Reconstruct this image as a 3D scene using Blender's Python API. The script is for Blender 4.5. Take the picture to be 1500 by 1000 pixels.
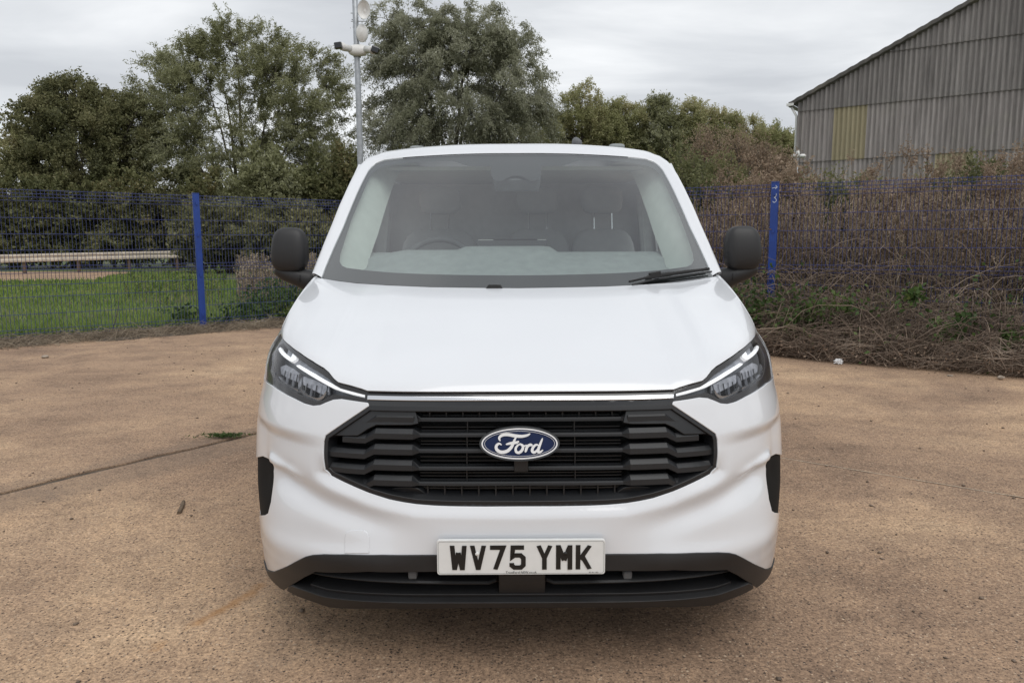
import bpy, bmesh, math, random
import numpy as np
from mathutils import Vector, Matrix
from mathutils.geometry import delaunay_2d_cdt

for o in list(bpy.data.objects): bpy.data.objects.remove(o)
scene = bpy.context.scene
COL = scene.collection
RNG = np.random.default_rng(7); random.seed(7)
rad = math.radians

# ------------------------------------------------------------------ camera
F_PX, CAM_H, CAM_X, CAM_Y = 1080.0, 1.40, -0.035, -2.20
PITCH, YAW, ROLL = rad(7.6), rad(0.2), rad(0.2)
fw = np.array([math.sin(YAW)*math.cos(PITCH), math.cos(YAW)*math.cos(PITCH), -math.sin(PITCH)])
r0 = np.array([math.cos(YAW), -math.sin(YAW), 0.0]); u0 = np.cross(r0, fw)
rt = r0*math.cos(ROLL) - u0*math.sin(ROLL); up = np.cross(rt, fw)
CAM = np.array([CAM_X, CAM_Y, CAM_H])
cd = bpy.data.cameras.new('camera'); cam = bpy.data.objects.new('camera', cd); COL.objects.link(cam)
m = Matrix.Identity(4)
for i in range(3):
    m[i][0] = rt[i]; m[i][1] = up[i]; m[i][2] = -fw[i]; m[i][3] = CAM[i]
cam.matrix_world = m
cd.sensor_width = 36.0; cd.lens = F_PX/1500*36.0; cd.clip_start = 0.05; cd.clip_end = 3000
scene.camera = cam

# ------------------------------------------------------------------ sky, sun, exposure (overcast)
world = bpy.data.worlds.new('World'); scene.world = world; world.use_nodes = True
nt = world.node_tree; N = nt.nodes; L = nt.links; N.clear()
out = N.new('ShaderNodeOutputWorld'); bg = N.new('ShaderNodeBackground')
sky = N.new('ShaderNodeTexSky'); sky.sky_type = 'NISHITA'; sky.sun_disc = False
sky.sun_elevation = rad(52); sky.sun_rotation = rad(200)
SUN_EL, SUN_AZ = rad(52), rad(200)
tc = N.new('ShaderNodeTexCoord'); sep = N.new('ShaderNodeSeparateXYZ'); L.new(tc.outputs['Generated'], sep.inputs[0])
def wmath(op, a, b=None, c=None):
    n = N.new('ShaderNodeMath'); n.operation = op
    for i, v in enumerate((a, b, c)):
        if v is None: continue
        if isinstance(v, (int, float)): n.inputs[i].default_value = v
        else: L.new(v, n.inputs[i])
    return n.outputs[0]
zz = wmath('ADD', wmath('MAXIMUM', sep.outputs[2], 0.0), 0.12)
comb = N.new('ShaderNodeCombineXYZ')
L.new(wmath('DIVIDE', sep.outputs[0], zz), comb.inputs[0]); L.new(wmath('DIVIDE', sep.outputs[1], zz), comb.inputs[1])
mp = N.new('ShaderNodeMapping'); mp.inputs['Scale'].default_value = (0.75, 1.15, 1.0); mp.inputs['Location'].default_value = (7.3, 2.2, 0)
L.new(comb.outputs[0], mp.inputs[0])
n1 = N.new('ShaderNodeTexNoise'); n1.inputs['Scale'].default_value = 1.05; n1.inputs['Detail'].default_value = 7; n1.inputs['Roughness'].default_value = 0.5
n1.inputs['Distortion'].default_value = 0.35
L.new(mp.outputs[0], n1.inputs['Vector'])
rp = N.new('ShaderNodeValToRGB'); cr = rp.color_ramp
cr.elements[0].position = 0.36; cr.elements[0].color = (5.3, 5.5, 5.8, 1)
cr.elements[1].position = 0.64; cr.elements[1].color = (8.2, 8.35, 8.5, 1)
e = cr.elements.new(0.5); e.color = (6.5, 6.7, 6.95, 1)
L.new(n1.outputs[0], rp.inputs[0])
mix = N.new('ShaderNodeMix'); mix.data_type = 'RGBA'; mix.inputs[0].default_value = 0.96
L.new(sky.outputs[0], mix.inputs[6]); L.new(rp.outputs[0], mix.inputs[7])
L.new(mix.outputs[2], bg.inputs[0]); bg.inputs[1].default_value = 0.12
L.new(bg.outputs[0], out.inputs[0])
sd = bpy.data.lights.new('sun', 'SUN'); sun = bpy.data.objects.new('sun', sd); COL.objects.link(sun)
sd.energy = 1.5; sd.angle = rad(50); sd.color = (1.0, 0.97, 0.93)
# sun stands high, behind and a little to the right of the camera
sdir = Vector((0.25, -0.55, 1.0)).normalized()
sun.rotation_euler = sdir.to_track_quat('Z', 'Y').to_euler()
sky.sun_elevation = math.asin(sdir.z); sky.sun_rotation = math.atan2(sdir.x, sdir.y)
vs = scene.view_settings
vs.view_transform = 'Standard'; vs.look = 'None'; vs.exposure = 0.0; vs.gamma = 1.0; vs.use_curve_mapping = False

# ------------------------------------------------------------------ pixel <-> place helpers (used to measure the place from the photograph)
def ray(x, y): return fw*F_PX + rt*(x-750) - up*(y-500)
def at_y(x, y, Y):
    d = ray(x, y); return CAM + d*(Y-CAM_Y)/d[1]
def at_z(x, y, Z):
    d = ray(x, y); return CAM + d*(Z-CAM_H)/d[2]
def project(P):
    v = np.asarray(P) - CAM; z = v @ fw
    return np.stack([750+F_PX*(v @ rt)/z, 500-F_PX*(v @ up)/z], -1)
def smooth(e0, e1, x):
    t = np.clip((np.asarray(x, float)-e0)/(e1-e0), 0, 1); return t*t*(3-2*t)

# ------------------------------------------------------------------ materials
MATS = {}
def new_mat(name):
    mt = bpy.data.materials.new(name); mt.use_nodes = True; MATS[name] = mt
    return mt, mt.node_tree, mt.node_tree.nodes['Principled BSDF']
def basic(name, col, rough=0.5, metal=0.0, spec=0.5, coat=0.0, noise=0.0, nscale=20.0, bump=0.0, bscale=200.0, ior=1.5, coord='Object'):
    mt, t, b = new_mat(name)
    b.inputs['Base Color'].default_value = (*col, 1); b.inputs['Roughness'].default_value = rough
    b.inputs['Metallic'].default_value = metal; b.inputs['Specular IOR Level'].default_value = spec
    b.inputs['Coat Weight'].default_value = coat; b.inputs['Coat Roughness'].default_value = 0.03; b.inputs['IOR'].default_value = ior
    tcn = t.nodes.new('ShaderNodeTexCoord')
    if noise:
        n = t.nodes.new('ShaderNodeTexNoise'); n.inputs['Scale'].default_value = nscale; n.inputs['Detail'].default_value = 6
        t.links.new(tcn.outputs[coord], n.inputs['Vector'])
        r = t.nodes.new('ShaderNodeValToRGB')
        r.color_ramp.elements[0].position = .3; r.color_ramp.elements[1].position = .7
        r.color_ramp.elements[0].color = (*[c*(1-noise) for c in col], 1); r.color_ramp.elements[1].color = (*[min(1, c*(1+noise)) for c in col], 1)
        t.links.new(n.outputs[0], r.inputs[0]); t.links.new(r.outputs[0], b.inputs['Base Color'])
    if bump:
        n = t.nodes.new('ShaderNodeTexNoise'); n.inputs['Scale'].default_value = bscale; n.inputs['Detail'].default_value = 3
        t.links.new(tcn.outputs[coord], n.inputs['Vector'])
        bp = t.nodes.new('ShaderNodeBump'); bp.inputs['Strength'].default_value = bump; bp.inputs['Distance'].default_value = 0.002
        t.links.new(n.outputs[0], bp.inputs['Height']); t.links.new(bp.outputs[0], b.inputs['Normal'])
    return mt
basic('white_paint', (0.685, 0.705, 0.735), rough=0.32, coat=1.0, noise=0.012, nscale=3.0)
basic('black_plastic', (0.013, 0.013, 0.014), rough=0.5, noise=0.15, nscale=8, bump=0.12, bscale=900)
basic('grille_plastic', (0.012, 0.013, 0.015), rough=0.42, noise=0.1, nscale=8, bump=0.08, bscale=900)
basic('dark_recess', (0.004, 0.004, 0.004), rough=0.8, noise=.2)
basic('gloss_black', (0.006, 0.006, 0.007), rough=0.08, coat=0.6, noise=.2)
basic('chrome', (0.75, 0.76, 0.78), rough=0.12, metal=1.0, noise=.02)
basic('silver_plastic', (0.42, 0.43, 0.45), rough=0.22, metal=0.8, noise=.05)
basic('lamp_grey', (0.10, 0.105, 0.115), rough=0.3, metal=0.5, noise=.2, nscale=60, bump=.4, bscale=140)
basic('lamp_reflector_and_sheen', (0.30, 0.31, 0.34), rough=0.3, metal=0.25, noise=.25, nscale=50, bump=.5, bscale=160)
basic('vent_black', (0.005, 0.005, 0.005), rough=0.75, spec=.2, noise=.2)
basic('lamp_bezel', (0.018, 0.015, 0.014), rough=0.35, noise=.1)
basic('rubber', (0.01, 0.01, 0.01), rough=0.7, noise=.2, bump=.2)
basic('plate_white', (0.72, 0.73, 0.72), rough=0.35, noise=.03, nscale=30)
basic('plate_black', (0.008, 0.008, 0.008), rough=0.4, noise=.1)
basic('badge_blue', (0.008, 0.018, 0.065), rough=0.35, spec=.25, noise=.1)
basic('badge_white', (0.80, 0.80, 0.80), rough=0.2, metal=0.2, noise=.02)
basic('interior_grey', (0.24, 0.26, 0.262), rough=0.7, noise=.1, bump=.3)
basic('cab_panel', (0.36, 0.365, 0.375), rough=.7, noise=.06)
basic('interior_dark', (0.10, 0.104, 0.11), rough=0.75, noise=.15, bump=.3)
basic('interior_light', (0.50, 0.53, 0.50), rough=0.7, noise=.05)
basic('seat_fabric', (0.27, 0.272, 0.28), rough=0.9, noise=.04, bump=.5)
basic('frit', (0.012, 0.011, 0.012), rough=0.35, noise=.1)
basic('rim_metal', (0.45, 0.46, 0.47), rough=0.35, metal=0.9, noise=.05)
basic('red_lamp', (0.35, 0.01, 0.01), rough=0.15, coat=1, noise=.1)
basic('orange_mark', (0.6, 0.15, 0.02), rough=0.5, noise=.1)
basic('galvanised', (0.36, 0.38, 0.40), rough=0.45, metal=0.55, noise=.18, nscale=14)
basic('white_plastic', (0.70, 0.70, 0.68), rough=0.4, noise=.05)
basic('fence_blue', (0.009, 0.042, 0.23), rough=0.42, noise=.15, nscale=6, bump=.15, bscale=60)
basic('wire_blue', (0.026, 0.036, 0.14), rough=0.45, noise=.2, nscale=6)
basic('chalk', (0.55, 0.6, 0.68), rough=0.9, noise=.1)
def drl_mat():
    mt, t, b = new_mat('daytime_light')
    b.inputs['Base Color'].default_value = (0.85, 0.87, 0.9, 1); b.inputs['Roughness'].default_value = .3
    b.inputs['Emission Color'].default_value = (1, 1, 1, 1); b.inputs['Emission Strength'].default_value = 0.4
drl_mat()
def glass_mat(name, tint, ior, rough=0.0):
    mt, t, b = new_mat(name); t.nodes.remove(b)
    o = t.nodes['Material Output']
    tr = t.nodes.new('ShaderNodeBsdfTransparent'); tr.inputs[0].default_value = (*tint, 1)
    gl = t.nodes.new('ShaderNodeBsdfGlossy'); gl.inputs['Roughness'].default_value = rough; gl.inputs[0].default_value = (0.95, 0.95, 0.97, 1)
    fr = t.nodes.new('ShaderNodeFresnel'); ge = t.nodes.new('ShaderNodeNewGeometry'); ir = t.nodes.new('ShaderNodeMapRange')   # thin pane: same reflection from both faces
    ir.inputs[3].default_value = ior; ir.inputs[4].default_value = 1/ior; t.links.new(ge.outputs['Backfacing'], ir.inputs[0]); t.links.new(ir.outputs[0], fr.inputs[0])
    mx = t.nodes.new('ShaderNodeMixShader'); t.links.new(fr.outputs[0], mx.inputs[0]); t.links.new(tr.outputs[0], mx.inputs[1]); t.links.new(gl.outputs[0], mx.inputs[2])
    t.links.new(mx.outputs[0], o.inputs[0])
glass_mat('windscreen_glass', (0.88, 0.94, 0.915), 2.15)
glass_mat('lamp_glass', (0.95, 0.96, 0.97), 1.33)
glass_mat('side_glass', (0.84, 0.88, 0.86), 1.5)

# ------------------------------------------------------------------ mesh helpers
def raw_mesh(name, V, Fc, mat, smooth_shade=False, normals=None):
    me = bpy.data.meshes.new(name)
    V = np.asarray(V, np.float32).reshape(-1, 3)
    if isinstance(Fc, np.ndarray):
        n, k = Fc.shape
        me.vertices.add(len(V)); me.vertices.foreach_set('co', V.ravel())
        me.loops.add(n*k); me.loops.foreach_set('vertex_index', Fc.astype(np.int32).ravel())
        me.polygons.add(n); me.polygons.foreach_set('loop_start', np.arange(0, n*k, k, dtype=np.int32))
        me.update(calc_edges=True)
    else:
        me.from_pydata(V.tolist(), [], [tuple(int(i) for i in f) for f in Fc]); me.update()
    me.materials.append(MATS[mat] if isinstance(mat, str) else mat)
    if smooth_shade or normals is not None:
        me.polygons.foreach_set('use_smooth', np.ones(len(me.polygons), bool))
    if normals is not None: me.normals_split_custom_set_from_vertices([tuple(map(float, n)) for n in normals])
    return me
def link(name, me, parent=None, loc=None):
    o = bpy.data.objects.new(name, me); COL.objects.link(o)
    if parent is not None: o.parent = parent
    if loc is not None: o.location = loc
    return o
def empty(name, loc=(0, 0, 0), label=None, cat=None, group=None):
    o = bpy.data.objects.new(name, None); COL.objects.link(o); o.location = loc; o.empty_display_size = .2
    if label: tag(o, label, cat, group)
    return o
def tag(o, label, cat, group=None):
    o['label'] = label; o['category'] = cat
    if group: o['group'] = group
    return o
def kind(o, k): o['kind'] = k; return o
class MB:
    """collects shapes of ONE part, in the coordinates of its parent"""
    def __init__(s): s.v = []; s.f = []
    def add(s, V, Fc):
        b = len(s.v); s.v += [tuple(map(float, p)) for p in V]; s.f += [tuple(int(i)+b for i in f) for f in Fc]
        return s
    def box(s, c, d, rot=None, taper=1.0):
        V = []
        for z in (-1, 1):
            k = taper if z > 0 else 1
            for x, y in ((-1, -1), (1, -1), (1, 1), (-1, 1)):
                p = Vector((x*d[0]/2*k, y*d[1]/2*k, z*d[2]/2))
                if rot is not None: p = rot @ p
                V.append(p+Vector(c))
        return s.add(V, [(3, 2, 1, 0), (4, 5, 6, 7), (0, 1, 5, 4), (1, 2, 6, 5), (2, 3, 7, 6), (3, 0, 4, 7)])
    def tube(s, pts, r, n=8, cap=True):
        pts = [Vector(p) for p in pts]; rr = r if isinstance(r, (list, tuple)) else [r]*len(pts)
        V = []; prev = None
        for i, p in enumerate(pts):
            t = (pts[min(i+1, len(pts)-1)]-pts[max(i-1, 0)]).normalized()
            if prev is None: a = t.orthogonal().normalized()
            else: a = (prev - t*prev.dot(t)).normalized()
            prev = a; b = t.cross(a)
            for k in range(n):
                q = 2*math.pi*k/n; V.append(p + (a*math.cos(q)+b*math.sin(q))*rr[i])
        Fc = [(i*n+k, i*n+(k+1) % n, (i+1)*n+(k+1) % n, (i+1)*n+k) for i in range(len(pts)-1) for k in range(n)]
        if cap: Fc += [tuple(range(n-1, -1, -1)), tuple((len(pts)-1)*n+k for k in range(n))]
        return s.add(V, Fc)
    def lathe(s, prof, c, axis='z', n=32):
        V = []
        for r, h in prof:
            for k in range(n):
                q = 2*math.pi*k/n; a, b = r*math.cos(q), r*math.sin(q)
                p = {'z': (a, b, h), 'x': (h, a, b), 'y': (a, h, b)}[axis]; V.append(Vector(p)+Vector(c))
        return s.add(V, [(i*n+k, i*n+(k+1) % n, (i+1)*n+(k+1) % n, (i+1)*n+k) for i in range(len(prof)-1) for k in range(n)])
    def grid(s, P):
        P = np.asarray(P); a, b = P.shape[:2]
        return s.add(P.reshape(-1, 3), [(i*b+j, i*b+j+1, (i+1)*b+j+1, (i+1)*b+j) for i in range(a-1) for j in range(b-1)])
    def build(s, name, mat, parent=None, smooth_shade=False, loc=None, bevel=0.0, auto=None):
        me = raw_mesh(name, s.v, s.f, mat, smooth_shade or auto is not None)
        if auto is not None: me.set_sharp_from_angle(angle=rad(auto))
        o = link(name, me, parent, loc)
        if bevel:
            md = o.modifiers.new('bevel', 'BEVEL'); md.width = bevel; md.segments = 2; md.limit_method = 'ANGLE'
        return o
def resample(P, step, closed=True):
    P = np.asarray(P, float); Q = np.vstack([P, P[:1]]) if closed else P
    o = []
    for a, b in zip(Q[:-1], Q[1:]):
        n = max(1, int(math.ceil(np.linalg.norm(b-a)/step)))
        o.append(a+(b-a)*np.arange(n)[:, None]/n)
    if not closed: o.append(Q[-1:])
    return np.vstack(o)
def catmull(P, per=6, closed=False):
    P = np.asarray(P, float); n = len(P); o = []
    rng = range(n if closed else n-1)
    for i in rng:
        if closed: p0, p1, p2, p3 = P[i-1], P[i], P[(i+1) % n], P[(i+2) % n]
        else: p0, p1, p2, p3 = P[max(i-1, 0)], P[i], P[i+1], P[min(i+2, n-1)]
        t = np.linspace(0, 1, per, endpoint=False)[:, None]
        o.append(.5*((2*p1)+(-p0+p2)*t+(2*p0-5*p1+4*p2-p3)*t*t+(-p0+3*p1-3*p2+p3)*t**3))
    if not closed: o.append(P[-1:])
    return np.vstack(o)
def inside(Q, P):
    x, y = Q[:, 0], Q[:, 1]; r = np.zeros(len(Q), bool); n = len(P); j = n-1
    for i in range(n):
        xi, yi = P[i]; xj, yj = P[j]
        c = (yi > y) != (yj > y)
        if yi != yj: r ^= c & (x < (xj-xi)*(y-yi)/(yj-yi)+xi)
        j = i
    return r
def surf_normals(f, A, B, h=2e-3):
    da = f(A+h, B)-f(A-h, B); db = f(A, B+h)-f(A, B-h)
    n = np.cross(da, db); return n/np.maximum(np.linalg.norm(n, axis=1), 1e-12)[:, None]
def panel(name, f, outer, holes, step, mat, parent, flange=0.02, flip=False, bstep=None, rolled=True, off=0.0):
    """a trimmed sheet on the surface f(a,b) (a,b about metric): outline, holes, turned-in edges"""
    bstep = bstep or step*.6
    loops = [resample(outer, bstep)]+[resample(h, bstep) for h in holes]
    o0 = loops[0]; lo, hi = o0.min(0), o0.max(0)
    ga, gb = np.meshgrid(np.arange(lo[0], hi[0], step), np.arange(lo[1], hi[1], step), indexing='ij')
    gb = gb.copy(); gb[::2] += step*.5
    G = np.stack([ga.ravel(), gb.ravel()], 1)
    keep = inside(G, o0)
    for h in loops[1:]: keep &= ~inside(G, h)
    G = G[keep]
    B = np.vstack(loops)
    near = np.full(len(G), 1e9)
    for i in range(0, len(B), 64):
        near = np.minimum(near, np.min(((G[:, None]-B[None, i:i+64])**2).sum(2), 1))
    G = G[near > (step*.45)**2]
    pts = np.vstack([B, G]); edges = []; b0 = 0
    for lp in loops:
        n = len(lp); edges += [(b0+i, b0+(i+1) % n) for i in range(n)]; b0 += n
    vv, ee, ff, ov, oe, of = delaunay_2d_cdt([Vector(p) for p in pts.tolist()], edges, [], 0, 1e-7)
    V2 = np.array([tuple(v) for v in vv]); T = np.array([t for t in ff if len(t) == 3], int)
    cen = V2[T].mean(1); k = inside(cen, o0)
    for h in loops[1:]: k &= ~inside(cen, h)
    T = T[k]
    A, Bc = V2[:, 0].copy(), V2[:, 1].copy()
    P = f(A, Bc); Nn = surf_normals(f, A, Bc)
    if flip: Nn = -Nn
    P = P+Nn*off
    # orient triangles with normals
    fn = np.cross(P[T[:, 1]]-P[T[:, 0]], P[T[:, 2]]-P[T[:, 0]])
    bad = (fn*Nn[T].mean(1)).sum(1) < 0; T[bad] = T[bad][:, ::-1]
    Vs, Ns, Fs = [P], [Nn], [tuple(t) for t in T]; base = len(P)
    if flange:
        for li, lp in enumerate(loops):
            p = f(lp[:, 0], lp[:, 1]); nn = surf_normals(f, lp[:, 0], lp[:, 1]); nn = -nn if flip else nn
            p = p+nn*off
            tg = np.roll(p, -1, 0)-np.roll(p, 1, 0)
            area = .5*np.sum(lp[:, 0]*np.roll(lp[:, 1], -1)-np.roll(lp[:, 0], -1)*lp[:, 1])
            o2 = np.cross(tg, nn); o2 /= np.maximum(np.linalg.norm(o2, axis=1), 1e-9)[:, None]
            # outward: test by moving in parameter space
            pin = f(lp[:, 0]+0, lp[:, 1]+0)
            mid = f(lp.mean(0)[None, 0], lp.mean(0)[None, 1])[0]
            s = 1 if np.sum((p-mid)*o2) > 0 else -1
            if li > 0: s = -s
            o2 *= s
            r_ = 0.0025
            rows = [(p, nn), (p+o2*r_*.7-nn*r_*.3, (nn+o2)/1.414), (p+o2*r_-nn*r_, o2), (p+o2*r_-nn*flange, o2)]
            n = len(lp); bs = base
            for rp_, rn in rows: Vs.append(rp_); Ns.append(rn)
            for q in range(3):
                for i in range(n):
                    j = (i+1) % n; a_, b_, c_, d_ = bs+q*n+i, bs+q*n+j, bs+(q+1)*n+j, bs+(q+1)*n+i
                    v0 = rows[q][0][i]; fnr = np.cross(rows[q][0][j]-v0, rows[q+1][0][j]-v0)
                    Fs.append((a_, b_, c_, d_) if np.dot(fnr, rows[q+1][1][i]) > 0 else (d_, c_, b_, a_))
            base += 4*n
    me = raw_mesh(name, np.vstack(Vs), Fs, mat, True, np.vstack(Ns))
    return link(name, me, parent)
def invert(f, pix, arng, brng, n=260):
    """surface parameters that the pixels of the photograph see"""
    a = np.linspace(*arng, n); b = np.linspace(*brng, n)
    A, B = np.meshgrid(a, b, indexing='ij'); A = A.ravel(); B = B.ravel()
    Q = project(f(A, B)); o = []
    for p in np.asarray(pix, float):
        i = np.argmin(((Q-p)**2).sum(1)); x = np.array([A[i], B[i]])
        for _ in range(6):
            h = 1e-4; X = np.array([x[0], x[0]+h, x[0]]); Y = np.array([x[1], x[1], x[1]+h])
            q = project(f(X, Y)); J = np.stack([(q[1]-q[0])/h, (q[2]-q[0])/h], 1)
            try: dx = np.linalg.solve(J, p-q[0])
            except Exception: break
            if np.linalg.norm(dx) > .1: break
            x = x+dx
        o.append(x)
    return np.array(o)
def ribbon(path, w, lift=0.0, rise=0.0, closed=False):
    """flat stroke in 2D with mitred corners: returns left/right rows"""
    P = np.asarray(path, float); n = len(P); Lr, Rr = [], []
    for i in range(n):
        a = P[i]-P[i-1] if (i > 0 or closed) else P[i+1]-P[i]
        b = P[(i+1) % n]-P[i] if (i < n-1 or closed) else P[i]-P[i-1]
        a = a/np.linalg.norm(a); b = b/np.linalg.norm(b)
        na = np.array([-a[1], a[0]]); nb = np.array([-b[1], b[0]]); mm = na+nb; mm = mm/max(np.linalg.norm(mm), 1e-6)
        k = 1/max(.45, mm@na); ww = w[i] if hasattr(w, '__len__') else w
        Lr.append(P[i]+mm*k*ww/2); Rr.append(P[i]-mm*k*ww/2)
    return np.array(Lr), np.array(Rr)
# ================================================================== the van
# master surface of the nose: plan curve (super-ellipse) swept over height, parameters = metres along the plan curve, height
_th = np.linspace(0, math.pi/2, 6000); _xi = np.sin(_th)**(2/4.0); _et = 1-np.cos(_th)**(2/1.6)
NOSE_D = 0.60
_s = np.concatenate([[0], np.cumsum(np.hypot(np.diff(_xi)*.98, np.diff(_et)*NOSE_D))]); NOSE_L = _s[-1]
_Y0z = [.16, .20, .26, .33, .50, .62, .70, .80, .90, .95, 1.0, 1.08, 1.2]
_Y0v = [.085, .065, .03, .0, .0, .003, .012, .03, .06, .085, .125, .21, .36]
_zz = np.linspace(.1, 1.3, 481)
def _smooth_tab(v, n=13):
    k = np.hanning(n+2)[1:-1]; k /= k.sum(); return np.convolve(np.pad(v, n//2, mode='edge'), k, 'valid')
_y0t = _smooth_tab(np.interp(_zz, _Y0z, _Y0v), 25)
def y0_of(z): return np.interp(z, _zz, _y0t)
# half width that makes the outline of the nose fall where the photograph shows it
_sil = [(411, 486), (402.5, 498.5), (394, 513.5), (389.5, 528), (388, 542), (386, 560), (380.7, 582), (376, 619), (374.8, 667), (375, 707), (379, 752), (383, 787), (389, 825), (398, 845), (412, 860)]
_wz = []
for px, py in _sil:
    d = ray(px, py); sl = -d[0]/d[1]; dz = d[2]/d[1]
    zg = .7
    for _ in range(6):
        y0 = float(y0_of(zg)); Y = y0+NOSE_D*_et
        W = np.min((sl*(Y-CAM_Y)-CAM_X)[300:]/_xi[300:]); k = np.argmin((sl*(Y-CAM_Y)-CAM_X)[300:]/_xi[300:])+300
        zg = CAM_H+dz*(Y[k]-CAM_Y)
    _wz.append((zg, W))
_wz.sort(); _wz = np.array(_wz)
_wt = _smooth_tab(np.interp(_zz, _wz[:, 0], _wz[:, 1]), 31)
def w_of(z): return np.interp(z, _zz, _wt)
def seg_dist(x, z, pts):
    """signed-side and distance to an open polyline"""
    best = np.full(np.shape(x), 1e9); side = np.zeros(np.shape(x)); tt = np.zeros(np.shape(x))
    pts = np.asarray(pts, float); n = len(pts)-1
    for i in range(n):
        a, b = pts[i], pts[i+1]; e = b-a; l2 = e@e
        t = np.clip(((x-a[0])*e[0]+(z-a[1])*e[1])/l2, 0, 1)
        dx, dz = x-a[0]-t*e[0], z-a[1]-t*e[1]; d = np.hypot(dx, dz)
        k = d < best; best = np.where(k, d, best); side = np.where(k, np.sign(e[0]*dz-e[1]*dx), side); tt = np.where(k, (i+t)/n, tt)
    return best, side, tt
SCULPT = True
def sculpt(x, z):
    d, sd_, tt = seg_dist(x, z, [(.640, .79), (.645, .74), (.640, .677), (.577, .656), (.478, .62), (.327, .593), (0, .588)])
    D = .020*smooth(.044, -.012, d)*smooth(.15, .45, tt)                      # chamfer along the lower edge of the grille mouth
    mL = smooth(.58, .80, x)
    D = D+mL*.022*smooth(.798, .748, z)*(1-smooth(.62, .46, z))               # undercut below the headlamp
    d, sd_, tt = seg_dist(x, z, [(.87, .668), (.70, .640)])
    D = D-.011*np.exp(-(d/.017)**2)*(1-smooth(.5, 1, tt))                      # fold running out of the side vent
    d, sd_, tt = seg_dist(x, z, [(.80, .625), (.62, .575), (.46, .535), (.26, .50)])
    D = D+.020*np.exp(-(d/.042)**2)*(1-smooth(.45, 1.0, tt))                   # scoop
    D = D-.016*np.exp(-((z-.405)/.05)**2)*smooth(.26, .48, x)*(1-smooth(.80, .97, x))
    return D*(1-smooth(.90, .985, x))
def nose(a, b):
    a = np.asarray(a, float); b = np.asarray(b, float)
    s = np.clip(np.abs(a), 0, NOSE_L); xi = np.interp(s, _s, _xi); et = np.interp(s, _s, _et)
    w = w_of(b); X = w*xi; Y = y0_of(b)+NOSE_D*et
    h = .01; xi2 = np.interp(np.clip(s+h, 0, NOSE_L), _s, _xi); et2 = np.interp(np.clip(s+h, 0, NOSE_L), _s, _et)
    xi1 = np.interp(np.clip(s-h, 0, NOSE_L), _s, _xi); et1 = np.interp(np.clip(s-h, 0, NOSE_L), _s, _et)
    tx, ty = (xi2-xi1)*w, (et2-et1)*NOSE_D; ln = np.maximum(np.hypot(tx, ty), 1e-9)
    D = sculpt(X, b)
    X = X-D*ty/ln; Y = Y+D*tx/ln
    return np.stack([np.sign(a)*X, Y, b], -1)
NR = ((-NOSE_L, NOSE_L), (.15, 1.12))
van = empty('van', (0, 0, 0), 'white panel van with black grille and black lower bumper parked facing us on the concrete', 'van')
def shrink(P, d):
    P = resample(P, .02); e = np.roll(P, -1, 0)-np.roll(P, 1, 0); e /= np.linalg.norm(e, axis=1)[:, None]
    n = np.stack([-e[:, 1], e[:, 0]], 1)
    area = .5*np.sum(P[:, 0]*np.roll(P[:, 1], -1)-np.roll(P[:, 0], -1)*P[:, 1])
    return P+n*(d if area > 0 else -d)
def mir(ab): return np.stack([-ab[::-1, 0], ab[::-1, 1]], 1)
def inv_nose(pix): return invert(nose, pix, (-NOSE_L, 0.02), NR[1])
def sym(ab_left):
    """left half from centre-top ... to centre-bottom -> closed symmetric outline"""
    return np.vstack([ab_left, mir(ab_left)])
# ---- outlines measured on the photograph (left half), carried over to the nose surface
HL_TOP = [(538, 573.5), (530, 570.5), (515, 566), (495.5, 561), (489.5, 556), (482, 546.5), (474.5, 540), (458, 530), (440, 518), (425, 507), (414.5, 497), (411, 488)]
HL_LOW = [(404, 497), (396, 512), (391.5, 526), (390.5, 540), (392, 556), (397, 564.5), (410, 573.5), (429.5, 584), (444.5, 591.5), (458, 595), (468.5, 594), (477.5, 590), (488, 586), (500, 585), (530, 589.5), (538, 590.5)]
GRILLE = [(539.5, 593.5), (476, 636.7), (473.2, 646), (472.7, 656.7), (473, 674), (475, 688), (484.7, 697), (511, 710), (540.7, 722.7), (570, 732), (590, 736), (610, 739), (636, 741), (663, 742), (710, 742.5)]
VENT = [(384.7, 667), (394, 673), (399.5, 679), (401, 690), (400, 712), (397, 735), (392.7, 752), (388, 755), (384.5, 754.5)]
TRIM_TOP = [(641, 811.5), (560, 811.3), (506, 810.7), (475, 810.5), (458, 811.5), (448, 814), (436, 820), (418, 829.5), (402, 836)]
ab_hl_top = inv_nose(HL_TOP); ab_hl_low = inv_nose(HL_LOW); ab_gr = inv_nose(GRILLE); ab_vent = np.vstack([inv_nose(VENT), [[-1.20, .385], [-1.232, .41], [-1.242, .50], [-1.236, .585], [-1.20, .606]]]); ab_trim = inv_nose(TRIM_TOP)
_k = 5                                     # the lamp wraps round the corner of the wing
ab_hl_low = np.vstack([[[-1.165, 1.048], [-1.205, 1.02], [-1.225, .985], [-1.225, .945], [-1.195, .918], [-1.13, .905]], ab_hl_low[_k:]])
ab_hl = np.vstack([ab_hl_top, ab_hl_low])
def ctr(b): return np.array([[0.0, b]])
zc_gr_top = ab_gr[0, 1]; zc_gr_bot = ab_gr[-1, 1]
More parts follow.
